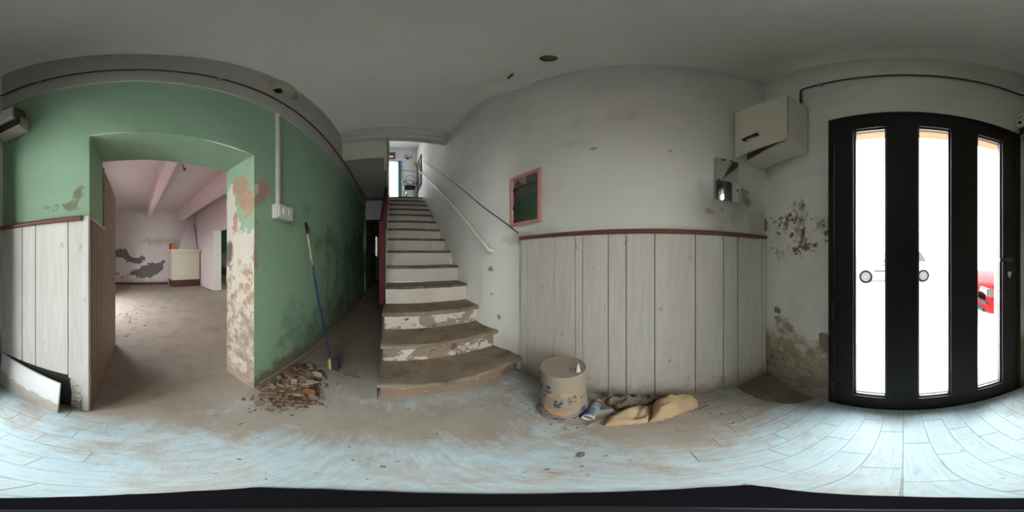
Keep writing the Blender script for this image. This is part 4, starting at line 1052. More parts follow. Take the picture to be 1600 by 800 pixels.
# =================================================================== FLOOR THINGS
# upside-down paint bucket
bx, by = .748, .427
t = thing('paint_bucket', 'dust-covered upturned paint bucket with blue and orange label remains', 'bucket', (bx, by, 0))
mb = MB(); nA = 120
prof = [(.130, .004)]+[(.130-.012*i/26, .012+.44*i/26) for i in range(27)]
mb.lathe(prof, (bx, by, 0), nA, close=False)
V_ = np.array(mb.v)
A_ = np.degrees(np.arctan2(V_[:, 1]-by, V_[:, 0]-bx)); A_ = (A_ - (-180+degrees(atan2(by, bx)))+180) % 360-180   # 0 faces the camera, + is to the image's right
Z_ = V_[:, 2]
U_ = A_
mb.attrs['blue'] = np.maximum.reduce([blobs([(-50, .20, 26, .19, 1.0), (-70, .15, 30, .24, 1.), (-38, .33, 20, .09, 1.), (-16, .070, 40, .045, 1.1), (52, .07, 26, .09, .9), (-62, .32, 20, .12, .9), (25, .05, 40, .03, .8)], U_, Z_), 1.*(Z_ < .02)*(U_ > -80)*(U_ < 60)*.75]).tolist()
R_ = np.hypot((U_+2)/42, (Z_-.19)/.115)
mb.attrs['orange'] = (np.clip(1.15-np.abs(R_-1)/.34, 0, 1)*np.where((U_ < 14) & (Z_ < .22), 1., .55)*np.where(np.abs(U_) < 60, 1, 0)).tolist()
mb.attrs['black'] = blobs([(-14, .19, 16, .10, .95), (-4, .22, 9, .10, .9), (16, .235, 13, .08, .9), (26, .25, 8, .09, .95), (-10, .29, 14, .06, .7), (46, .24, 9, .12, .65)], U_, Z_).tolist()
mb.build('body', 'bucket', t, smooth=True)
mb = MB(); mb.lathe([(.134, 0), (.141, .002), (.143, .010), (.139, .018), (.131, .020)], (bx, by, 0), 72, close=False); mb.attrs['blue'] = [.46]*len(mb.v); mb.build('lip', 'bucket', t, smooth=True)
mb = MB(); mb.lathe([(.118, .452), (.121, .455), (.1195, .459), (.114, .459), (.112, .454), (.07, .453), (.001, .452)], (bx, by, 0), 72, close=False)
V_ = np.array(mb.v); mb.attrs['blue'] = blobs([(.742, .35, .06, .045, 1.)], V_[:, 0], V_[:, 1]).tolist(); mb.attrs['black'] = [.26]*len(mb.v); mb.build('bottom_disc', 'bucket', t, smooth=True)
mb = MB()
mb.tube([(bx+.131*cos(a), by+.131*sin(a), .045+.0*i) for i, a in enumerate(np.linspace(2.2, 2.2+pi, 20))], .0025, 6); mb.build('wire_handle', 'galv', t)
for a in (2.2, 2.2+pi):
    mb = MB(); mb.lathe([(.012, 0), (.012, .006), (.006, .009)], (bx+.129*cos(a), by+.129*sin(a), .045), 12, (cos(a), sin(a), 0)); mb.build('handle_lug', 'bucket', t)
nz = Vector((.738, .336, .4535))
mb = MB(); mb.lathe([(.013, 0), (.0135, .006), (.011, .01), (.0035, .062), (.001, .064)], nz, 18, (.05, .0, 1))
tag(mb.build('nozzle', 'can_white', smooth=True), 'white pointed nozzle standing on the upturned bucket', 'nozzle')

# blue can
a = Vector((.676, .262, .032)); b = Vector((.862, .268, .034)); d = (b-a).normalized()
t = thing('spray_can', 'dirty blue can lying on its side between the bucket and cloths', 'can', a)
mb = MB(); mb.lathe([(.0295, .012), (.0305, .02), (.0305, .155), (.028, .165)], a, 32, d); mb.build('body', 'can_blue', t, smooth=True)
mb = MB(); mb.lathe([(.018, .016), (.024, .012), (.0275, .001), (.0305, 0), (.0318, .004), (.0318, .014), (.0300, .018)], a, 32, d, close=False); mb.lathe([(.0005, .018), (.018, .016)], a, 32, d, close=False); mb.build('open_end', 'can_white', t, smooth=True)
mb = MB(); mb.lathe([(.0306, .150), (.031, .152), (.031, .166), (.027, .172)], a, 32, d); mb.build('band', 'can_red', t, smooth=True)
mb = MB(); mb.lathe([(.027, .170), (.020, .186), (.012, .19), (.012, .2)], a, 24, d); mb.build('shoulder', 'can_white', t, smooth=True)

def sheet_cloth(outline, hfun, name, mat, step=.009, thick=.006, base=.003):
    P = outline
    A = np.array(P); lo = A.min(0)-.01; hi = A.max(0)+.01
    us = np.arange(lo[0], hi[0], step); vs = np.arange(lo[1], hi[1], step)
    U, V = np.meshgrid(us, vs); sd = poly_sd(P, U, V)
    Hh = hfun(U, V, sd)
    mb = MB(); idx = -np.ones(U.shape, int)
    keep = sd > -step*.35
    for j in range(len(vs)):
        for i in range(len(us)):
            if keep[j, i]:
                idx[j, i] = len(mb.v); mb.v.append((U[j, i], V[j, i], base+Hh[j, i]))
    nt = len(mb.v)
    mb.v += [(p[0], p[1], max(.001, p[2]*.15)) for p in mb.v]
    for j in range(len(vs)-1):
        for i in range(len(us)-1):
            q = [idx[j, i], idx[j, i+1], idx[j+1, i+1], idx[j+1, i]]
            if min(q) >= 0:
                mb.f.append(tuple(q)); mb.mi.append(0); mb.f.append(tuple(x_+nt for x_ in reversed(q))); mb.mi.append(0)
    # side walls
    from collections import Counter
    ed = {}
    for f in mb.f[::2]:
        for k_ in range(4):
            e = (f[k_], f[(k_+1) % 4]); ed[e] = 1
    for (p, q) in list(ed):
        if (q, p) not in ed: mb.f.append((q, p, p+nt, q+nt)); mb.mi.append(0)
    return mb.build(name, mat, smooth=True)
def ridge(U, V, p, q, w, h):
    p = np.array(p); q = np.array(q); e = q-p; L = (e*e).sum()
    t_ = np.clip(((U-p[0])*e[0]+(V-p[1])*e[1])/L, 0, 1)
    d_ = np.hypot(U-p[0]-t_*e[0], V-p[1]-t_*e[1])
    return h*np.exp(-(d_/w)**2)*np.clip(1-.3*np.abs(t_-.5), 0, 1)

def dome(sd, w): return np.sqrt(np.clip(1-(1-np.clip(sd/w, 0, 1))**2, 0, 1))
def h_left(U, V, sd):
    h = .062*dome(sd, .06)
    h -= ridge(U, V, (.84, .03), (.72, .06), .016, .026) ; h -= ridge(U, V, (.80, -.01), (.73, .03), .012, .02)
    h += ridge(U, V, (.70, .15), (.82, .07), .02, .012)+.010*(1-2*np.abs(np.sin(U*26+V*20+.6*np.sin(V*40))))*dome(sd, .05)
    return np.clip(h, .002, 1)
def h_right(U, V, sd):
    h = (.06+.10*np.clip((U-.72)/.16, 0, 1))*dome(sd, .08)
    h += ridge(U, V, (.72, -.03), (.88, -.16), .03, .018) - ridge(U, V, (.74, -.10), (.86, -.20), .018, .014)
    h += .013*(1-2*np.abs(np.sin(U*16-V*15+.7*np.sin(U*30))))*dome(sd, .06)+.004*np.sin(U*90+V*70+2*np.sin(V*40))*dome(sd, .06)-ridge(U, V, (.80, -.05), (.84, -.13), .010, .014)-ridge(U, V, (.76, -.15), (.80, -.20), .012, .012)+ridge(U, V, (.88, -.10), (.80, -.19), .012, .012)
    return np.clip(h, .002, 1)
def h_grey(U, V, sd):
    n = 1.1-1.5*np.abs(np.sin(U*42+V*24+.8*np.sin(V*30)))+.7*(1-2*np.abs(np.sin(V*38-U*30+np.sin(U*50))))
    return np.clip((.060+.030*n)*dome(sd, .035), .002, 1)
OUT_L = [(.637, .18), (.65, .13), (.661, .097), (.692, .0), (.74, -.012), (.80, -.02), (.86, .0), (.872, .05), (.83, .11), (.78, .14), (.72, .175)]
OUT_R = [(.695, -.004), (.71, -.06), (.745, -.12), (.775, -.17), (.795, -.235), (.82, -.265), (.86, -.275), (.90, -.25), (.915, -.19), (.90, -.1), (.875, -.03), (.80, -.022), (.74, -.014)]
OUT_G = [(.80, .145), (.84, .19), (.865, .25), (.90, .275), (.945, .255), (.952, .08), (.95, -.085), (.925, -.09), (.91, -.04), (.88, .0), (.88, .055), (.84, .11)]
tag(sheet_cloth(OUT_L, h_left, 'cloth', 'chamois'), 'tan cloth with a dark fold, next to the dirty blue can', 'cloth')
tag(sheet_cloth(OUT_R, h_right, 'cloth', 'chamois'), 'tan cloth bulging highest of the heap, its end toward the front door', 'cloth')
tag(sheet_cloth(OUT_G, h_grey, 'cloth', 'grey_cloth', step=.007), 'crumpled grey-brown cloth between the tan cloths and the wainscot', 'cloth')
OUT_P1 = [(.615, .245), (.62, .222), (.68, .20), (.70, .19), (.705, .205), (.66, .232)]
OUT_P2 = [(.72, .235), (.73, .195), (.79, .165), (.815, .185), (.80, .235), (.76, .25)]
tag(sheet_cloth(OUT_P1, lambda U, V, sd: .010+.004*np.sin(U*80), 'paper_scrap', 'paper', step=.006), 'small dirty paper scrap in front of the open end of the can', 'paper')
tag(sheet_cloth(OUT_P2, lambda U, V, sd: .02+.012*np.sin(U*90+V*60), 'paper_scrap', 'paper', step=.006), 'crumpled pale paper scrap beside the blue can and grey cloth', 'paper')
mb = MB(); mb.tube([(.795, -.255, .006), (.81, -.29, .005), (.822, -.325, .006)], .003, 6)
tag(mb.build('twig', 'nosing'), 'thin dark twig poking out from the tan cloth', 'twig')

# broom leaning on the green wall
t = thing('broom', 'worn blue broom leaning on the green wall above the rubble', 'broom', (-.49, 1.25, 0))
b0 = Vector((-.505, 1.262, .165)); b1 = Vector((XL+.028, 1.345, 1.462)); d = (b1-b0).normalized()
mb = MB(); mb.lathe([(.0115, 0)]+[(.0118, q*.02) for q in range(1, 66)], b0, 14, d)
V_ = np.array(mb.v); q = (V_-np.array(b0))@np.array(d)
mb.attrs['wear'] = np.where((q > 1.02) & (q < 1.24), .78, np.where((q > .80) & (q <= 1.02), .52, .26)).tolist()
mb.build('pole', 'broom_blue', t, smooth=True)
mb = MB(); mb.lathe([(.0135, 0), (.0145, .01), (.0145, .1), (.010, .118), (.002, .122)], b1-d*.108, 16, d); mb.build('grip', 'black', t, smooth=True)
hc = Vector((-.497, 1.255, .10))
ax = Vector((.03, -.20, .98)).normalized(); ay = Vector((.85, .25, -.30)); ay = (ay-ax*ay.dot(ax)).normalized(); az = ax.cross(ay)
mb = MB(); mb.obox(hc, ax, ay, az, .072, .013, .019); blk = mb.build('head_block', 'broom_yellow', t, bevel=.005)
mb = MB(); mb.lathe([(.017, 0), (.016, .05), (.0125, .06)], b0-d*.03, 14, d); mb.build('socket', 'bristle', t, smooth=True)
rr = random.Random(4)
for side in (0, 1):
    mb = MB()
    for i in range(16):
        for j in range(3):
            p = hc+ax*(-.068+.136*i/15)+az*(-.012+.012*j)+ay*.010
            e = p+ay*(.062+rr.uniform(-.006, .006))+ax*((i-7.5)*.002+rr.uniform(-.003, .003)-.016)+az*((j-1)*.008+rr.uniform(-.004, .004)); e.z = max(e.z, .006)
            mb.tube([p, (p+e)/2+ax*.004, e], [.005, .006, .007], 5)
    if side == 0:
        o = mb.build('bristles', 'bristle', t); o['kind'] = 'stuff'

# rubble heap at the foot of the green wall
rr = random.Random(21)
mb = MB()
def heap(U, V): return np.maximum.reduce([.062*np.clip(1-np.hypot((U+.69)/.2, (V-1.0)/.32), 0, 1)**.8, .03*np.clip(1-np.hypot((U+.57)/.2, (V-.84)/.2), 0, 1)])
sheet(mb, lines(-.80, -.38, .014), lines(.64, 1.33, .014), lambda U, V: (U, V, heap(U, V)+.008*(heap(U, V) > .002)*(np.sin(U*140+V*50)+np.sin(V*170-U*90))*.6-.004), mi=0)
for i in range(420):
    u = -.62+rr.gauss(0, .11); v = .93+rr.gauss(0, .15)
    if u < -.79: continue
    z = float(heap(np.array(u), np.array(v))); s_ = rr.uniform(.004, .012)
    mb.obox((u, v, z+s_*.3), (rr.uniform(-1, 1), rr.uniform(-1, 1), .3), (rr.uniform(-1, 1), rr.uniform(-1, 1), .2), (0, 0, 1), s_, s_*rr.uniform(.5, 1), s_*.35)
tag(mb.build('rubble_fines', 'rubble'), 'heap of fine brown rubble and dust at the foot of the green wall', 'rubble', kind='stuff')
def chip(u, v, s_, mat, lab, tilt, group=None, asp=.65, thick=.012, rot=None):
    mb = MB(); n_ = rr.choice((5, 6, 6, 7)); r0 = rr.uniform(0, 6) if rot is None else rot
    poly = []
    for q in range(n_):
        a_ = 2*pi*q/n_+rr.uniform(-.3, .3); k_ = rr.uniform(.75, 1.15)
        poly.append((cos(a_)*s_*k_, sin(a_)*s_*asp*k_))
    z_ = float(heap(np.array(u), np.array(v)))
    R_ = Matrix.Rotation(r0, 3, 'Z') @ Matrix.Rotation(tilt[0], 3, 'X') @ Matrix.Rotation(tilt[1], 3, 'Y')
    lift = s_*.35*(abs(tilt[0])*asp+abs(tilt[1]))
    c_ = Vector((u, v, z_+lift+thick*.3))
    f0 = lambda a_, b_: c_+R_@Vector((a_, b_, -thick/2)); f1 = lambda a_, b_: c_+R_@Vector((a_*.95, b_*.95, thick/2+rr.uniform(-.002, .002)))
    mb.prism(poly, f0, f1)
    return tag(mb.build('plaster_chip', mat, bevel=.0012, seg=1), lab, 'rubble', group)
chip(-.585, .965, .105, 'chip_grey', 'largest flat tan plaster slab lying across the rubble heap', (.12, -.2), asp=.42, rot=.25)
chip(-.495, .885, .052, 'chip_brick', 'orange-brown brick shard at the near edge of the rubble heap', (.5, .2), asp=.75, thick=.03, rot=.6)
chip(-.70, .985, .055, 'chip_brick', 'reddish shard close against the green wall in the rubble', (.35, .35), asp=.55, thick=.02, rot=1.)
chip(-.56, 1.11, .072, 'chip_grey', 'pointed upright plaster piece in the rubble beside the broom head', (.55, -.2), asp=.6, rot=.2)
chip(-.535, .83, .05, 'chip_tan', 'tan lump in front of the rubble heap beside the brick shard', (.3, .2), asp=.7, thick=.025)
GL = 'small broken plaster chip lying in the rubble heap by the green wall'
for i in range(64):
    u = -.63+rr.gauss(0, .075); v = .99+rr.gauss(0, .13)
    if u < -.77 or u > -.42: continue
    chip(u, v, rr.uniform(.016, .052), rr.choice(('chip_tan', 'chip_tan', 'chip_grey')), GL, (rr.uniform(-.6, .6), rr.uniform(-.5, .5)), 'plaster chips in the rubble heap', asp=rr.uniform(.4, .8), thick=rr.uniform(.006, .014))
mb = MB(); mb.obox((-.31, 1.22, .005), (.98, -.15, 0), (.15, .98, 0), (0, 0, 1), .075, .008, .004)
tag(mb.build('stick', 'chip_tan', bevel=.001, seg=1), 'short pale splinter of wood on the passage floor beside the broom', 'stick')
# drift of dirt swept into the corner beside the door
mb = MB()
def drift(U, V): return .034*np.clip(1-np.hypot((U-.955)/.46, (V+.83)/.26), 0, 1)**1.2*(1+.18*np.sin(U*60+V*43)+.15*np.sin(V*90-U*37))
sheet(mb, lines(.45, .955, .016), lines(-.83, -.56, .016), lambda U, V: (U, V, drift(U, V)-.0015+.003*(drift(U, V) > .0005)))
tag(mb.build('dirt_drift', 'drift', smooth=True), 'brown drift of dirt in the corner under the wainscot beside the front door', 'dirt', kind='stuff')
# scattered flakes
mb = MB(); rr = random.Random(9)
spots = [(rr.uniform(-.75, .9), rr.uniform(.05, .9)) for i in range(70)]+[(rr.gauss(-.62, .12), rr.gauss(.75, .12)) for i in range(60)]+[(rr.gauss(.62, .06), rr.gauss(.42, .15)) for i in range(50)]+[(rr.gauss(.78, .12), rr.gauss(-.3, .14)) for i in range(30)]+[(rr.uniform(-.7, -.15), rr.uniform(1., 3.)) for i in range(70)]
for (u, v) in spots:
    if u < -.78 or hypot(u, v) < .2 or (v > .85 and u > -.12) or u > .93: continue
    s_ = rr.uniform(.002, .0065)
    mb.obox((u, v, s_*.3+.0004), (rr.uniform(-1, 1), rr.uniform(-1, 1), .1), (rr.uniform(-1, 1), rr.uniform(-1, 1), 0), (0, 0, 1), s_, s_*rr.uniform(.4, .9), s_*.3)
tag(mb.build('floor_flakes', 'chip_tan'), 'scattered plaster flakes and grit on the hall floor', 'debris', kind='stuff')
u, v = pfloor(908, 711)
mb = MB(); leaf = [(-.02, -.006), (-.006, -.011), (.012, -.007), (.024, .003), (.008, .010), (-.012, .007)]
mb.prism(leaf, lambda a, b: (u+a, v+b, .0008), lambda a, b: (u+a, v+b, .005))
tag(mb.build('dry_leaf', 'chip_tan'), 'small brown scrap alone on the floor in front of the bucket', 'scrap')
kr = random.Random(2); mb = MB()
for i in range(60):
    u, v = -3.0+kr.gauss(0, .5), -.02+kr.gauss(0, .2)
    s_ = kr.uniform(.004, .014); mb.obox((u, v, s_*.4), (kr.uniform(-1, 1), kr.uniform(-1, 1), .3), (kr.uniform(-1, 1), .3, 0), (0, 0, 1), s_, s_*.6, s_*.4)
tag(mb.build('kitchen_debris', 'concrete'), 'dark debris scattered on the kitchen floor by the door leaf', 'debris', kind='stuff')

# loose skirting board leaning off the left wall
p0 = Vector((-.772, -.842, 0)); p1 = Vector((-.720, -.368, 0))
e = (p1-p0); L = e.length; e.normalize(); nn = Vector((e.y, -e.x, 0))       # toward the hall
lean = -.022
mb = MB()
def bp(u, v, th):
    h_ = .375-.045*u/L-.012*sin(pi*u/L)
    return p0+e*u+nn*(lean*v+th-.012*sin(pi*u/L)*v)+Vector((0, 0, h_*v+.001))
us = lines(0, L, .025); vs = lines(0, 1, .08)
for th, fl in ((.012, True), (0., False)):
    b_ = len(mb.v)
    sheet(mb, us, vs, lambda U, V: tuple(np.vectorize(lambda a, b: bp(a, b, th)[k_])(U, V) for k_ in range(3)), dict(dirt=lambda U, V: .95*sstep(.62, .18, V+.15*U/L-.1)), flip=fl)
nu_, nv_ = len(us), len(vs); N_ = nu_*nv_
def edge(ids):
    for a_, b_ in zip(ids[:-1], ids[1:]): mb.f.append((a_, b_, b_+N_, a_+N_)); mb.mi.append(0)
edge([i for i in range(nu_)]); edge([(nv_-1)*nu_+i for i in range(nu_)]); edge([j*nu_ for j in range(nv_)]); edge([j*nu_+nu_-1 for j in range(nv_)])
tag(mb.build('loose_board', 'white_paint_wood'), 'loose white skirting board leaning away from the wall left of opening', 'board')

# black base under the panorama camera
zp_ = .012
Q = [pfloor(x_, y_, zp_) for x_, y_ in ((0, 778), (100, 776), (200, 772), (300, 767), (400, 761), (500, 764), (600, 768), (700, 771), (800, 772), (900, 770), (1000, 767), (1100, 761), (1170, 757), (1205, 761), (1300, 771), (1400, 775), (1500, 777))]
mb = MB(); mb.prism(Q, lambda a, b: (a, b, .0005), lambda a, b: (a, b, zp_))
base = thing('camera_base', 'flat black base plate on the floor directly below the viewpoint', 'base', (0, 0, 0))
mb.build('plate', 'base_black', base, bevel=.003)
mb = MB(); mb.lathe([(.03, zp_), (.03, zp_+.004), (.022, zp_+.006)], (0.01, .01, 0), 24); mb.build('boss', 'black', base)

# =================================================================== UPSTAIRS THINGS
def chair(cx, cy, pad):
    zf = ZF
    if pad:
        t = thing('pad_chair', 'dark metal chair with round white padded back at the stair head', 'chair', (cx, cy, zf))
    else:
        t = thing('hoop_chair', 'dark metal chair with a hooped lattice back in front of the padded one', 'chair', (cx, cy, zf))
    for sx in (-1, 1):
        for sy in (-1, 1):
            mb = MB(); mb.tube([(cx+sx*.15, cy+sy*.15, zf+.46), (cx+sx*.18, cy+sy*.19, zf)], .011, 8); mb.build('leg', 'frame_metal', t, smooth=True)
    mb = MB(); mb.lathe([(.001, .44), (.17, .44), (.185, .455), (.185, .475), (.16, .49), (.001, .495)], (cx, cy, zf), 28, close=False); mb.build('seat', 'pad' if pad else 'frame_metal', t, smooth=True)
    if pad:
        for sx in (-1, 1):
            mb = MB(); mb.tube([(cx+sx*.12, cy+.15, zf+.46), (cx+sx*.13, cy+.2, zf+.8), (cx+sx*.09, cy+.2, zf+1.02)], .011, 8); mb.build('back_post', 'frame_metal', t, smooth=True)
        c_ = (cx, cy+.17, zf+1.06)
        mb = MB(); mb.lathe([(.001, .03), (.13, .028), (.155, .012), (.155, -.008)], c_, 32, (-.05, -1, -.35), close=False); mb.build('back_pad', 'pad', t, smooth=True)
        mb = MB(); mb.lathe([(.155, .012), (.17, .01), (.17, -.012), (.001, -.014)], c_, 32, (-.05, -1, -.35), close=False); mb.build('pad_rim', 'frame_metal', t, smooth=True)
    else:
        w_ = .165
        mb = MB(); mb.tube([(cx-w_*.95, cy+.16, zf+.46), (cx-w_*1.05, cy+.19, zf+.66)]+[(cx-w_*cos(a_), cy+.2, zf+.72+.10*sin(a_)) for a_ in np.linspace(0, pi, 13)]+[(cx+w_*1.05, cy+.19, zf+.66), (cx+w_*.95, cy+.16, zf+.46)], .012, 8); mb.build('back_hoop', 'frame_metal', t, smooth=True)
        for i_ in range(5):
            x_ = cx-.11+.055*i_
            mb = MB(); mb.tube([(x_, cy+.17, zf+.47), (x_+.02*sin(i_*2), cy+.19, zf+.62), (x_, cy+.2, zf+.76)], .006, 6); mb.build('back_rod', 'frame_metal', t, smooth=True)
        for s_ in (-1, 1):
            mb = MB(); mb.tube([(cx+s_*.17, cy+.18, zf+.70), (cx+s_*.22, cy+.05, zf+.66), (cx+s_*.2, cy-.08, zf+.64), (cx+s_*.18, cy-.12, zf+.47)], .011, 8); mb.build('arm', 'frame_metal', t, smooth=True)
chair(.53, 4.84, False)
chair(.64, 5.29, True)
mb = MB(); mb.tube([(.79, 4.88, ZF), (.815, 4.95, ZF+1.15)], .012, 8)
tag(mb.build('pole', 'frame_metal', smooth=True), 'thin dark pole leaning on the wall beneath the landing mirror', 'pole')
t = thing('landing_mirror', 'tall dark framed mirror on the right wall of the landing', 'mirror', (.86, 5.0, 3.4))
y0, y1, z0, z1, xw = 4.65, 5.41, 3.38, 4.56, .872
mb = MB(); w = .035
for (a_, b_, c_, d_) in ((y0, y1, z0, z0+w), (y0, y1, z1-w, z1), (y0, y0+w, z0+w, z1-w), (y1-w, y1, z0+w, z1-w)): mb.box(xw-.035, xw, a_, b_, c_, d_)
mb.build('frame', 'dark_wood', t, bevel=.004)
mb = MB(); mb.box(xw-.02, xw-.012, y0+w, y1-w, z0+w, z1-w); mb.build('glass', 'mirror', t)
t = thing('wall_lamp', 'double sconce with cream shades on the landing back wall', 'lamp', (.55, 5.59, 5.0))
mb = MB(); mb.lathe([(.05, 0), (.05, .012), (.03, .03)], (.55, 5.595, 4.98), 20, (0, -1, 0)); mb.build('back_plate', 'lampbrown', t, smooth=True)
for s_ in (-1, 1):
    mb = MB(); mb.tube([(.55, 5.57, 4.98), (.55+s_*.05, 5.52, 4.94), (.55+s_*.10, 5.5, 4.97)], .008, 8); mb.build('arm', 'lampbrown', t, smooth=True)
    mb = MB(); mb.lathe([(.028, 0), (.045, .03), (.065, .12), (.060, .12), (.04, .03)], (.55+s_*.10, 5.5, 4.975), 20, (0, 0, 1), close=False); mb.build('shade', 'shade', t, smooth=True)
t = thing('picture', 'small dark red picture high on the landing back wall', 'picture', (0, 5.59, 5.0))
mb = MB(); mb.box(-.16, .125, 5.575, 5.598, 4.93, 5.27); mb.build('frame', 'dark_wood', t, bevel=.004)
mb = MB(); mb.box(-.13, .097, 5.571, 5.576, 4.96, 5.24); mb.build('print', 'picture_red', t)
mb = MB(); mb.box(-.10, .06, 5.5695, 5.572, 5.0, 5.09); mb.build('pale_panel', 'upper_wall', t)
mb = MB(); mb.lathe([(.005, .16), (.05, .15), (.085, .06), (.095, 0), (.085, 0)], (.79, 5.53, 4.60), 18, (0, 0, 1), close=False)
tag(mb.build('hanging_cap', 'yellow', smooth=True), 'small yellow cap hanging beside the landing mirror', 'cap')
mb = MB(); mb.tube([(.79, 5.53, 4.75), (.79, 5.56, 4.79), (.79, 5.598, 4.79)], .005, 6)
tag(mb.build('hook', 'frame_metal'), 'small hook carrying the yellow cap on the landing wall', 'hook')
mb = MB(); mb.box(.855, .873, 4.42, 4.47, 5.02, 5.16)
tag(mb.build('wall_plaque', 'soffit', bevel=.003), 'small grey plaque high on the wall above the landing mirror', 'plaque')
def curtain(x0, x1, y, z0, z1, folds, amp, name, mat, lab):
    mb = MB(); n_ = folds*8
    for k_ in (0, 1):
        for j in range(2):
            for i in range(n_+1):
                mb.v.append((x0+(x1-x0)*i/n_, y+amp*sin(2*pi*folds*i/n_)+.004*k_, (z0, z1)[j]))
    m_ = n_+1
    for i in range(n_):
        mb.f += [(i, i+1, m_+i+1, m_+i), (2*m_+i, 3*m_+i, 3*m_+i+1, 2*m_+i+1)]; mb.mi += [0, 0]
    return tag(mb.build(name, mat, smooth=True), lab, 'curtain')
curtain(ux0+.02, ux1-.075, 5.545, ZF+.02, uz1-.02, 7, .014, 'lace_curtain', 'lace', 'white lace curtain over the glazed door at the stair head')
curtain(ux1-.075, ux1+.03, 5.535, ZF+.02, uz1+.0, 3, .014, 'side_curtain', 'curtain_teal', 'teal side curtain at the right edge of the glazed landing door')
mb = MB(); mb.tube([(ux0-.05, 5.54, uz1+.02), (ux1+.06, 5.54, uz1+.02)], .010, 8)
tag(mb.build('curtain_rod', 'curtain_teal'), 'curtain rod above the glazed landing door', 'rod')

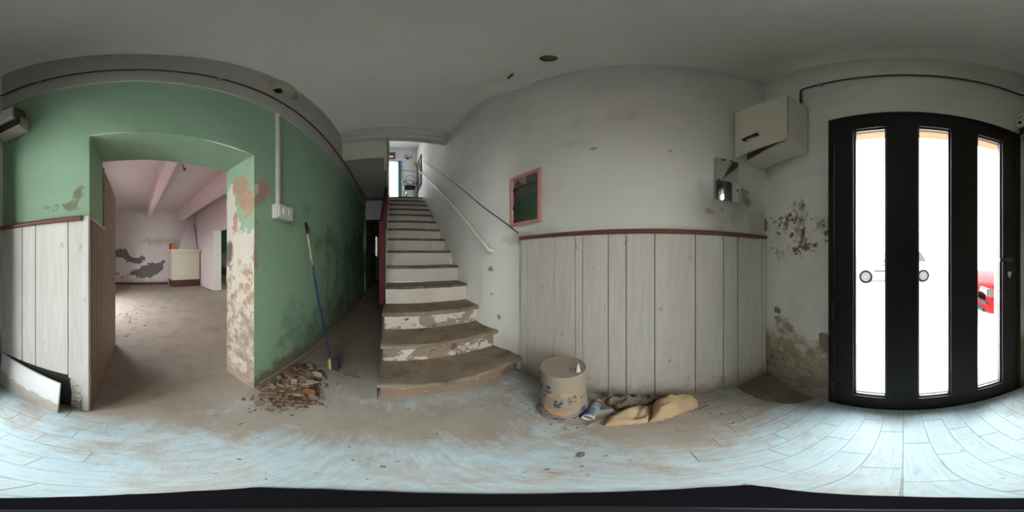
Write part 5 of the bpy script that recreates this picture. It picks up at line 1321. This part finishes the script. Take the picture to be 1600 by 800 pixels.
# =================================================================== OUTSIDE
mb = MB(); mb.box(-40, 40, -60, -1.2, -.12, -.02); mb.box(-40, 40, 5.7, 40, -.2, -.1)
structure(mb.build('ground', 'asphalt'), 'pale street outside the front door', 'ground')
def car(name, label, origin_, heading, paint, L=3.85, W=1.64):
    t = thing(name, label, 'car', origin_)
    c, s = cos(heading), sin(heading)
    def T(x, y, z): return (origin_[0]+c*x-s*y, origin_[1]+s*x+c*y, origin_[2]+z)
    def loft(st):       # stations: x, [(y,z)...] half profile, mirrored
        mb = MB(); k_ = len(st[0][1])
        for x, pr in st:
            for (y, z) in pr: mb.v.append(T(x, y, z))
            for (y, z) in reversed(pr): mb.v.append(T(x, -y, z))
        m_ = 2*k_
        for i in range(len(st)-1):
            for j in range(m_):
                mb.f.append((i*m_+j, i*m_+(j+1) % m_, (i+1)*m_+(j+1) % m_, (i+1)*m_+j)); mb.mi.append(0)
        mb.f += [tuple(range(m_)), tuple((len(st)-1)*m_+j for j in reversed(range(m_)))]; mb.mi += [0, 0]
        return mb
    w = W/2
    def sec(x, zt, hw, zb=.20):
        return (x, [(hw*.86, zb), (hw*.97, zb+.10), (hw, zb+.28), (hw*.985, zt-.12), (hw*.90, zt)])
    h = L/2
    body = loft([sec(-h, .78, w*.80, .28), sec(-h+.05, .88, w*.92, .24), sec(-h+.3, .92, w), sec(-.3, .91, w), sec(.55, .90, w), sec(h-.55, .82, w*.99), sec(h-.18, .74, w*.94), sec(h-.04, .66, w*.88, .24), sec(h, .58, w*.80, .28)]).build('body', paint, t, smooth=True, bevel=.0)
    def cab(x, zt, hw, zb=.89): return (x, [(w*.93, zb), (hw, zt-.03), (hw*.86, zt)])
    loft([cab(-h+.10, .94, w*.9, .90), cab(-h+.42, 1.36, w*.74), cab(-.7, 1.43, w*.76), cab(.1, 1.42, w*.75), cab(.75, .93, w*.90)]).build('roof', paint, t, smooth=True)
    # glazing sits proud of the cabin
    for sgn in (-1, 1):
        for (xa, xb, xc, xd) in ((-1.42, -.42, -.42, -1.2), (-.36, .56, .02, -.36)):
            mb = MB()
            P = [(xa, w*.915, .93), (xb, w*.915, .93), (xc, w*.77, 1.34), (xd, w*.77, 1.34)]
            mb.v += [T(x, sgn*(y+.02), z) for x, y, z in P]+[T(x, sgn*(y-.02), z) for x, y, z in P]
            mb.f += [(0, 1, 2, 3), (4, 7, 6, 5), (0, 4, 5, 1), (1, 5, 6, 2), (2, 6, 7, 3), (3, 7, 4, 0)]; mb.mi += [0]*6
            mb.build('side_window', 'car_glass', t)
    for P in ([(.74, -w*.80, .95), (.74, w*.80, .95), (.14, w*.64, 1.39), (.14, -w*.64, 1.39)], [(-h+.11, -w*.74, 1.0), (-h+.11, w*.74, 1.0), (-h+.37, w*.62, 1.31), (-h+.37, -w*.62, 1.31)]):
        sx = .03 if P[0][0] > 0 else -.03
        mb = MB(); mb.v += [T(x+sx, y, z+.012) for x, y, z in P]+[T(x-sx, y, z-.012) for x, y, z in P]
        mb.f += [(0, 1, 2, 3), (4, 7, 6, 5), (0, 4, 5, 1), (1, 5, 6, 2), (2, 6, 7, 3), (3, 7, 4, 0)]; mb.mi += [0]*6
        mb.build('windscreen' if sx > 0 else 'rear_window', 'car_glass', t)
    def ob(x0, x1, y0, y1, z0, z1, nm, mat, bev=.01, par=t):
        mb = MB(); mb.v += [T(x, y, z) for z in (z0, z1) for x, y in ((x0, y0), (x1, y0), (x1, y1), (x0, y1))]
        mb.f += [(0, 3, 2, 1), (4, 5, 6, 7), (0, 1, 5, 4), (1, 2, 6, 5), (2, 3, 7, 6), (3, 0, 4, 7)]; mb.mi += [0]*6
        return mb.build(nm, mat, par, bevel=bev)
    for sgn in (-1, 1):
        ob(h-.14, h+.0, sgn*w*.50, sgn*w*.86, .52, .66, 'headlight', 'lens', .02)
        ob(h-.16, h-.02, sgn*w*.86, sgn*w*.91, .53, .64, 'indicator', 'amber', .01)
        ob(h-.05, h+.022, sgn*w*.45, sgn*w*.74, .25, .34, 'fog_lamp', 'bumper', .015)
        ob(-h-.012, -h+.06, sgn*w*.55, sgn*w*.80, .58, .80, 'tail_light', 'red_car', .01)
        ob(.50, .66, sgn*w*.96, sgn*(w+.16), .93, 1.05, 'wing_mirror', paint, .02)
        ob(-.9, .9, sgn*(w-.01), sgn*(w+.012), .50, .56, 'side_strip', 'bumper', .004)
        for x_ in (-.5, .45): ob(x_-.08, x_+.08, sgn*(w-.02), sgn*(w+.015), .76, .79, 'door_handle', 'bumper', .005)
    ob(h-.10, h+.012, -w*.44, w*.44, .55, .64, 'grille', 'black', .01)
    for k_ in range(2): ob(h-.05, h+.02, -w*.42, w*.42, .573+.035*k_, .583+.035*k_, 'grille_bar', 'chrome', .002)
    ob(h-.09, h+.03, -w*.86, w*.86, .40, .46, 'bumper_strip', 'bumper', .012)
    ob(h-.06, h+.02, -w*.40, w*.40, .24, .33, 'lower_grille', 'black', .01)
    ob(h+.0, h+.042, -.26, .26, .385, .49, 'plate', 'plate', .004)
    ob(-h-.03, -h+.09, -w*.84, w*.84, .42, .49, 'bumper_strip', 'bumper', .012)
    for x_ in (-1.27, 1.25):
        for sgn in (-1, 1):
            cc = T(x_, sgn*(w-.10), .285); axis = (-s*sgn, c*sgn, 0)
            mb = MB(); mb.lathe([(.19, -.09), (.27, -.09), (.285, -.06), (.285, .085), (.27, .11), (.195, .115)], cc, 32, axis, close=False); wh = mb.build('wheel', 'rubber', t, smooth=True)
            mb = MB(); mb.lathe([(.195, .112), (.18, .118), (.17, .10), (.05, .105), (.045, .118), (.001, .12)], cc, 32, axis, close=False); rim = mb.build('rim', 'hub', wh, smooth=True)
            for q in range(7):
                a_ = 2*pi*q/7; u = Vector((c, s, 0))*cos(a_)+Vector((0, 0, 1))*sin(a_)
                mb = MB(); mb.obox(Vector(cc)+u*.115+Vector(axis)*.108, u, Vector(axis), u.cross(Vector(axis)), .035, .004, .018); mb.build('rim_slot', 'black', wh)
    return t
hd2 = atan2(7.22-6.72, .71+1.78)
car('silver_car', 'pale silver hatchback parked side-on across the bright street', (.53, -7.78, -.02), hd2+pi*0, 'silver')
car('red_car', 'bright red hatchback parked close outside, front end showing through third pane', (-1.22-1.925, -2.86, -.02), 0, 'red_car')
